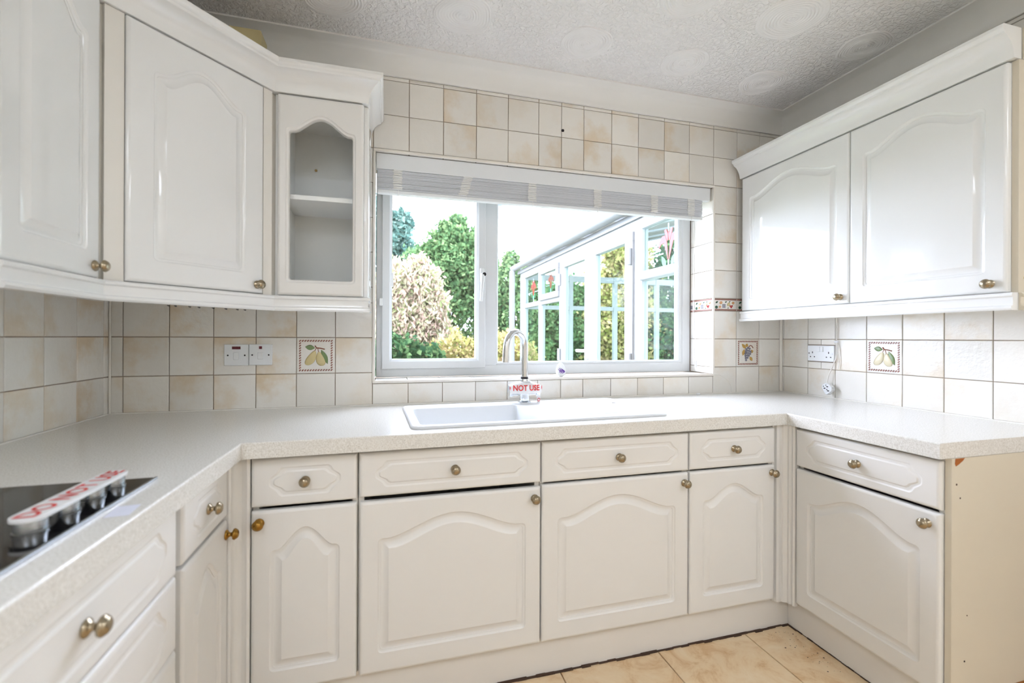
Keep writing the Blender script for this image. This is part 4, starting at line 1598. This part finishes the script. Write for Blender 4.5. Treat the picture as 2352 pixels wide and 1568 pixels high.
# pair of doors
for (y0, y1, nm) in ((2.26, 3.10, 'door'), (1.42, 2.26, 'door')):
    dr = thing(nm, None, None)
    dr.parent = con
    cb('door_rail', y0, y1, 1.985, 2.065, x0=-.02, x1=.04, parent=dr)
    cb('door_rail', y0, y1, .0, .16, x0=-.02, x1=.04, parent=dr)
    cb('door_stile', y0, y0 + .13, .16, 1.985, x0=-.02, x1=.04, parent=dr)
    cb('door_stile', y1 - .13, y1, .16, 1.985, x0=-.02, x1=.04, parent=dr)
    pane(dr, y0 + .13, y1 - .13, .16, 1.985, .012)
    hy = y0 if y0 < 2 else y1
    for hz in (.95, 1.85):
        MB().lathe([(0, 0), (.022, 0), (.022, .14), (0, .14)], 12, 'z', (-.035, (1.44 if y0 < 2 else 3.08) - CY, hz - .07 - CZ0)).build('hinge', M['upvc_out'], dr, smooth=40)
MB().bbox(-.10, -.05, 2.28 - CY, 2.44 - CY, 1.00 - CZ0, 1.03 - CZ0, .008).build('door_handle', M['plastic'], [c for c in con.children if c.name.startswith('door')][0])
MB().bbox(-.045, -.018, 2.29 - CY, 2.33 - CY, .93 - CZ0, 1.13 - CZ0, .005).build('handle_plate', M['plastic'], [c for c in con.children if c.name.startswith('door')][0])
# near fixed light
cb('transom', .46, 1.30, 1.625, 1.70, x0=-.03, b=.012)
pane(con, .46, 1.30, 1.70, 2.06)
pane(con, .46, 1.30, .62, 1.625)
lily(con, .965, 1.86, .27)
# gutter
gp = []
for k in range(9):
    a = PI + PI * k / 8
    gp.append((.055 + .055 * math.cos(a), 2.262 + .058 * math.sin(a)))
gp += [(.110, 2.275), (.104, 2.275)]
for k in range(9):
    a = PI * 2 - PI * k / 8
    gp.append((.055 + .047 * math.cos(a), 2.262 + .050 * math.sin(a)))
gp += [(.006, 2.275), (0, 2.275)]
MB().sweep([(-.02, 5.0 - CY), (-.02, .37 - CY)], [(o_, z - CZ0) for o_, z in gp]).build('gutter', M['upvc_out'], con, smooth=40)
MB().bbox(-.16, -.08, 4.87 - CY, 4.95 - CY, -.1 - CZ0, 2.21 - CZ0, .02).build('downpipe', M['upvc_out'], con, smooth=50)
# sloping roof with glazing bars
rf = MB().loops([[(-.03, .37 - CY, 2.285 - CZ0), (-.03, 4.95 - CY, 2.285 - CZ0), (3.2, 4.95 - CY, 3.05 - CZ0), (3.2, .37 - CY, 3.05 - CZ0)],
                 [(-.03, .37 - CY, 2.300 - CZ0), (-.03, 4.95 - CY, 2.300 - CZ0), (3.2, 4.95 - CY, 3.065 - CZ0), (3.2, .37 - CY, 3.065 - CZ0)]], True, True, True)
rf.build('roof_sheet', M['poly'], con)
for yy in (.5, 1.25, 2.0, 2.75, 3.5, 4.25, 4.88):
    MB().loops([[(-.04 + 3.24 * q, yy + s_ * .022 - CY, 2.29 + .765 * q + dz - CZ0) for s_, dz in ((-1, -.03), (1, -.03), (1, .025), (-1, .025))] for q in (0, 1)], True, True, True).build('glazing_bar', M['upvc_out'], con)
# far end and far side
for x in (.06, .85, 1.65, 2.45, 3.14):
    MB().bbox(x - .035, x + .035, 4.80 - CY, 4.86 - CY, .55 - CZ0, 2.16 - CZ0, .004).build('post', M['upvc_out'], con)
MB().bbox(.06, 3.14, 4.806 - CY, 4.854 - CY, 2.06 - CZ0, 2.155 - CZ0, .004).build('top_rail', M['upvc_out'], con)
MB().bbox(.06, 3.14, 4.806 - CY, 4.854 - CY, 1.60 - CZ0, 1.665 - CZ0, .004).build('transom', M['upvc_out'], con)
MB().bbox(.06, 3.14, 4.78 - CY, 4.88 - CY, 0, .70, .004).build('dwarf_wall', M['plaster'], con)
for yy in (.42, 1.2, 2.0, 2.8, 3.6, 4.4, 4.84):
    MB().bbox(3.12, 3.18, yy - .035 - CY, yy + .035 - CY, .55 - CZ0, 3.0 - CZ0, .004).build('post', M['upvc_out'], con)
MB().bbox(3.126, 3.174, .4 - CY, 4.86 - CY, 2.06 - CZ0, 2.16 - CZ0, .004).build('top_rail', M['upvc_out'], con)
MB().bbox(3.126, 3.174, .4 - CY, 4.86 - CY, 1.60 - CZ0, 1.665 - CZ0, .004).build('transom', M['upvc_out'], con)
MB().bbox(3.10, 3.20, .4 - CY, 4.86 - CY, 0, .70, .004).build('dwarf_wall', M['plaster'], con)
MB().box(.0, 3.2, .37 - CY, 4.9 - CY, .0, .05).build('floor_slab', M['plinth'], con)
bpy.data.objects.remove(lv)

# ================================================================== garden
tag(MB().box(-25, 30, .30, 45, -.40, -.15).build('garden_lawn', M['lawn']), kind='structure', label='lawn outside the window')


def foliage(blobs, size, seed, aspect=1.6, droop=0.0, shell=.55):
    """blobs: (cx,cy,cz,rx,ry,rz,n). returns verts, faces of loose leaves"""
    g = np.random.default_rng(seed)
    V = []
    for (cx, cy, cz_, rx, ry, rz_, n) in blobs:
        d_ = g.normal(size=(n, 3))
        d_ /= np.linalg.norm(d_, axis=1)[:, None]
        rad = (shell + (1 - shell) * g.random(n)) ** .8
        lump = 1 + .22 * np.sin(d_[:, 0] * 7 + seed) * np.sin(d_[:, 2] * 6 + 1.3 * seed) + .10 * g.normal(size=n)
        c = np.stack([cx + d_[:, 0] * rx * rad * lump, cy + d_[:, 1] * ry * rad * lump, cz_ + d_[:, 2] * rz_ * rad * lump], 1)
        ax = g.normal(size=(n, 3))
        if droop:
            ax[:, 2] -= droop
        ax /= np.linalg.norm(ax, axis=1)[:, None]
        b_ = np.cross(ax, g.normal(size=(n, 3)))
        b_ /= np.linalg.norm(b_, axis=1)[:, None]
        s_ = (size * (.6 + .8 * g.random(n)))[:, None]
        a_ = ax * s_ * aspect / 2
        w_ = b_ * s_ / 2
        V.append(np.stack([c - a_, c + w_, c + a_, c - w_], 1).reshape(-1, 3))
    V = np.concatenate(V)
    n = len(V) // 4
    F = np.arange(n * 4).reshape(n, 4)
    return V, F


def leaf_obj(name, blobs, size, seed, mat, parent, **kw):
    V, F = foliage(blobs, size, seed, **kw)
    me_ = bpy.data.meshes.new(name)
    me_.from_pydata(V.tolist(), [], F.tolist())
    me_.update()
    return inst(name, me_, M[mat], parent)


def tree(name, label, base, blobs, size, seed, mat, trunk_h, trunk_r, **kw):
    t_ = thing(name, label, 'tree' if 'tree' in name else 'shrub', base, 0, 'garden planting')
    leaf_obj('foliage', blobs, size, seed, mat, t_, **kw)
    tr = MB().tube([(0, 0, 0), (.03, .02, trunk_h * .4), (-.02, 0, trunk_h)], [trunk_r, trunk_r * .8, trunk_r * .4], 8)
    rr_ = random.Random(seed)
    for (cx, cy, cz_, rx, ry, rz_, n) in blobs[:7]:
        tr.tube([(0, 0, trunk_h * .45), (cx * .5, cy * .5, (trunk_h * .5 + cz_) / 2), (cx, cy, cz_)], [trunk_r * .45, trunk_r * .3, trunk_r * .12], 6)
    tr.build('trunk', M['bark'], t_, smooth=60)
    return t_


GZ = -.15
tree('tall_tree', 'tall green tree filling the left window pane', (2.85, 12.5, GZ),
     [(0, 0, 3.2, 1.3, 1.2, 1.2, 8600), (-.75, 0, 2.7, .9, .9, 1.0, 5000), (.75, .1, 3.1, 1.0, .9, 1.2, 6000), (.15, 0, 4.25, .75, .7, .75, 4300), (.75, -.1, 4.15, .6, .6, .55, 3000),
      (-.45, 0, 3.9, .5, .5, .5, 2200), (.1, -.3, 1.7, 1.6, 1.0, 1.0, 6000), (.30, 0, 4.95, .30, .3, .32, 800), (-.05, 0, 4.75, .28, .3, .30, 700), (.95, 0, 4.65, .25, .25, .28, 500), (-.85, 0, 3.75, .28, .3, .32, 600)], .080, 11, 'leaf_green', 3.0, .16)
tree('distant_tree', 'blue green tree behind at the left edge of the window', (1.0, 17.0, GZ),
     [(0, 0, 5.0, 1.1, .9, 1.0, 3800), (.45, 0, 5.9, .55, .5, .6, 1700), (-.7, 0, 6.2, .9, .8, .8, 2600), (.55, 0, 4.4, .6, .6, .8, 1900), (-.3, 0, 3.8, 1.0, .8, 1.0, 2800)], .105, 23, 'leaf_blue', 4.6, .18)
tree('weeping_tree', 'pale pink and cream weeping tree in the left window pane', (1.45, 8.0, GZ),
     [(0, 0, 2.45, .65, .6, .55, 5200), (.32, -.1, 1.95, .50, .5, .55, 4200), (-.35, 0, 1.95, .55, .5, .6, 4200), (.50, -.05, 1.35, .38, .4, .6, 3000), (0, -.2, 1.5, .5, .4, .6, 3300),
      (-.45, -.2, 1.2, .45, .4, .6, 2600), (.15, 0, 2.85, .25, .25, .25, 900)], .044, 31, 'leaf_pink', 2.2, .07, aspect=2.6, droop=1.3)
tree('laurel_shrub', 'dark green broad leaved shrub low in the left window pane', (1.15, 6.3, GZ),
     [(0, 0, .95, .45, .4, .40, 900), (.45, .1, .85, .40, .35, .35, 700), (-.3, 0, .6, .5, .4, .5, 700)], .085, 41, 'leaf_dark', .6, .04, aspect=1.5)
tree('golden_shrub', 'yellow green shrub low in the left window pane', (2.35, 7.0, GZ),
     [(0, 0, 1.0, .5, .4, .40, 1500), (-.45, .1, .85, .40, .35, .35, 1000), (.35, 0, .7, .5, .4, .45, 1100)], .055, 43, 'leaf_yellow', .6, .04)
tree('hedge_tree', 'bushy green tree between mullion and conservatory', (4.35, 10.0, GZ),
     [(0, 0, 1.9, .75, .7, .9, 3400), (-.25, 0, 2.8, .45, .5, .6, 1700), (.35, 0, 2.5, .55, .5, .6, 1700), (-.1, 0, 3.35, .25, .25, .35, 600), (.1, -.2, .9, .9, .6, .7, 2000), (-.55, 0, 2.1, .5, .5, .9, 1500), (.4, 0, 3.05, .2, .2, .25, 350)], .070, 53, 'leaf_green', 2.2, .10)
tree('golden_bush', 'cream and yellow bush behind the tap spout', (3.25, 6.4, GZ),
     [(0, 0, 1.05, .42, .4, .40, 1500), (-.35, .1, .85, .35, .35, .4, 900), (.3, .2, .8, .4, .4, .45, 1000)], .050, 61, 'leaf_yellow', .6, .04)
hx = random.Random(9)
for k, (x, y_, mt_, hs) in enumerate(((6.2, 11.0, 'leaf_green', .66), (8.0, 10.5, 'leaf_yellow', .92), (9.8, 10.2, 'leaf_dark', 1.0), (-.9, 11.0, 'leaf_green', .85), (12.2, 10.0, 'leaf_green', .9))):
    lab_ = ['green hedge tree seen through the far conservatory panes', 'yellow green hedge tree seen through the conservatory doors', 'dark hedge tree seen through the nearest conservatory pane',
            'green hedge tree just beyond the left edge of the window', 'green hedge tree hidden behind the right side of the conservatory'][k]
    tree('hedge_tree', lab_, (x, y_, GZ), [(0, 0, 2.2 * hs, 1.25, .8, 2.0 * hs, 9000), (.5, -.2, 1.3, 1.0, .7, 1.3, 4000), (-.5, -.2, 1.3, 1.0, .7, 1.3, 4000), (.1, 0, 3.9 * hs, .8, .6, .8 * hs, 3200)], .085, 70 + k, mt_, 2.4 * hs, .1)

# ================================================================== glowing panels added behind the camera to fill the interior
mt = bpy.data.materials.new('fill_panel_glow')
mt.use_nodes = True
bb = mt.node_tree.nodes['Principled BSDF']
bb.inputs['Base Color'].default_value = (.9, .9, .9, 1)
bb.inputs['Emission Color'].default_value = (.91, .99, 1.13, 1)
bb.inputs['Emission Strength'].default_value = FILL
for px_, lab_ in ((.45, 'added fill light panel behind the viewpoint on the hob side'), (2.56, 'added fill light panel behind the viewpoint on the socket side')):
    panel = thing('fill_panel', lab_, 'light', (px_, -2.80, ZC), 0, 'added fill panels')
    MB().bbox(-.33, .33, -.63, .63, -.030, -.001, .005).build('fill_housing', M['plastic'], panel)
    MB().box(-.30, .30, -.60, .60, -.034, -.0305).build('fill_face', mt, panel)
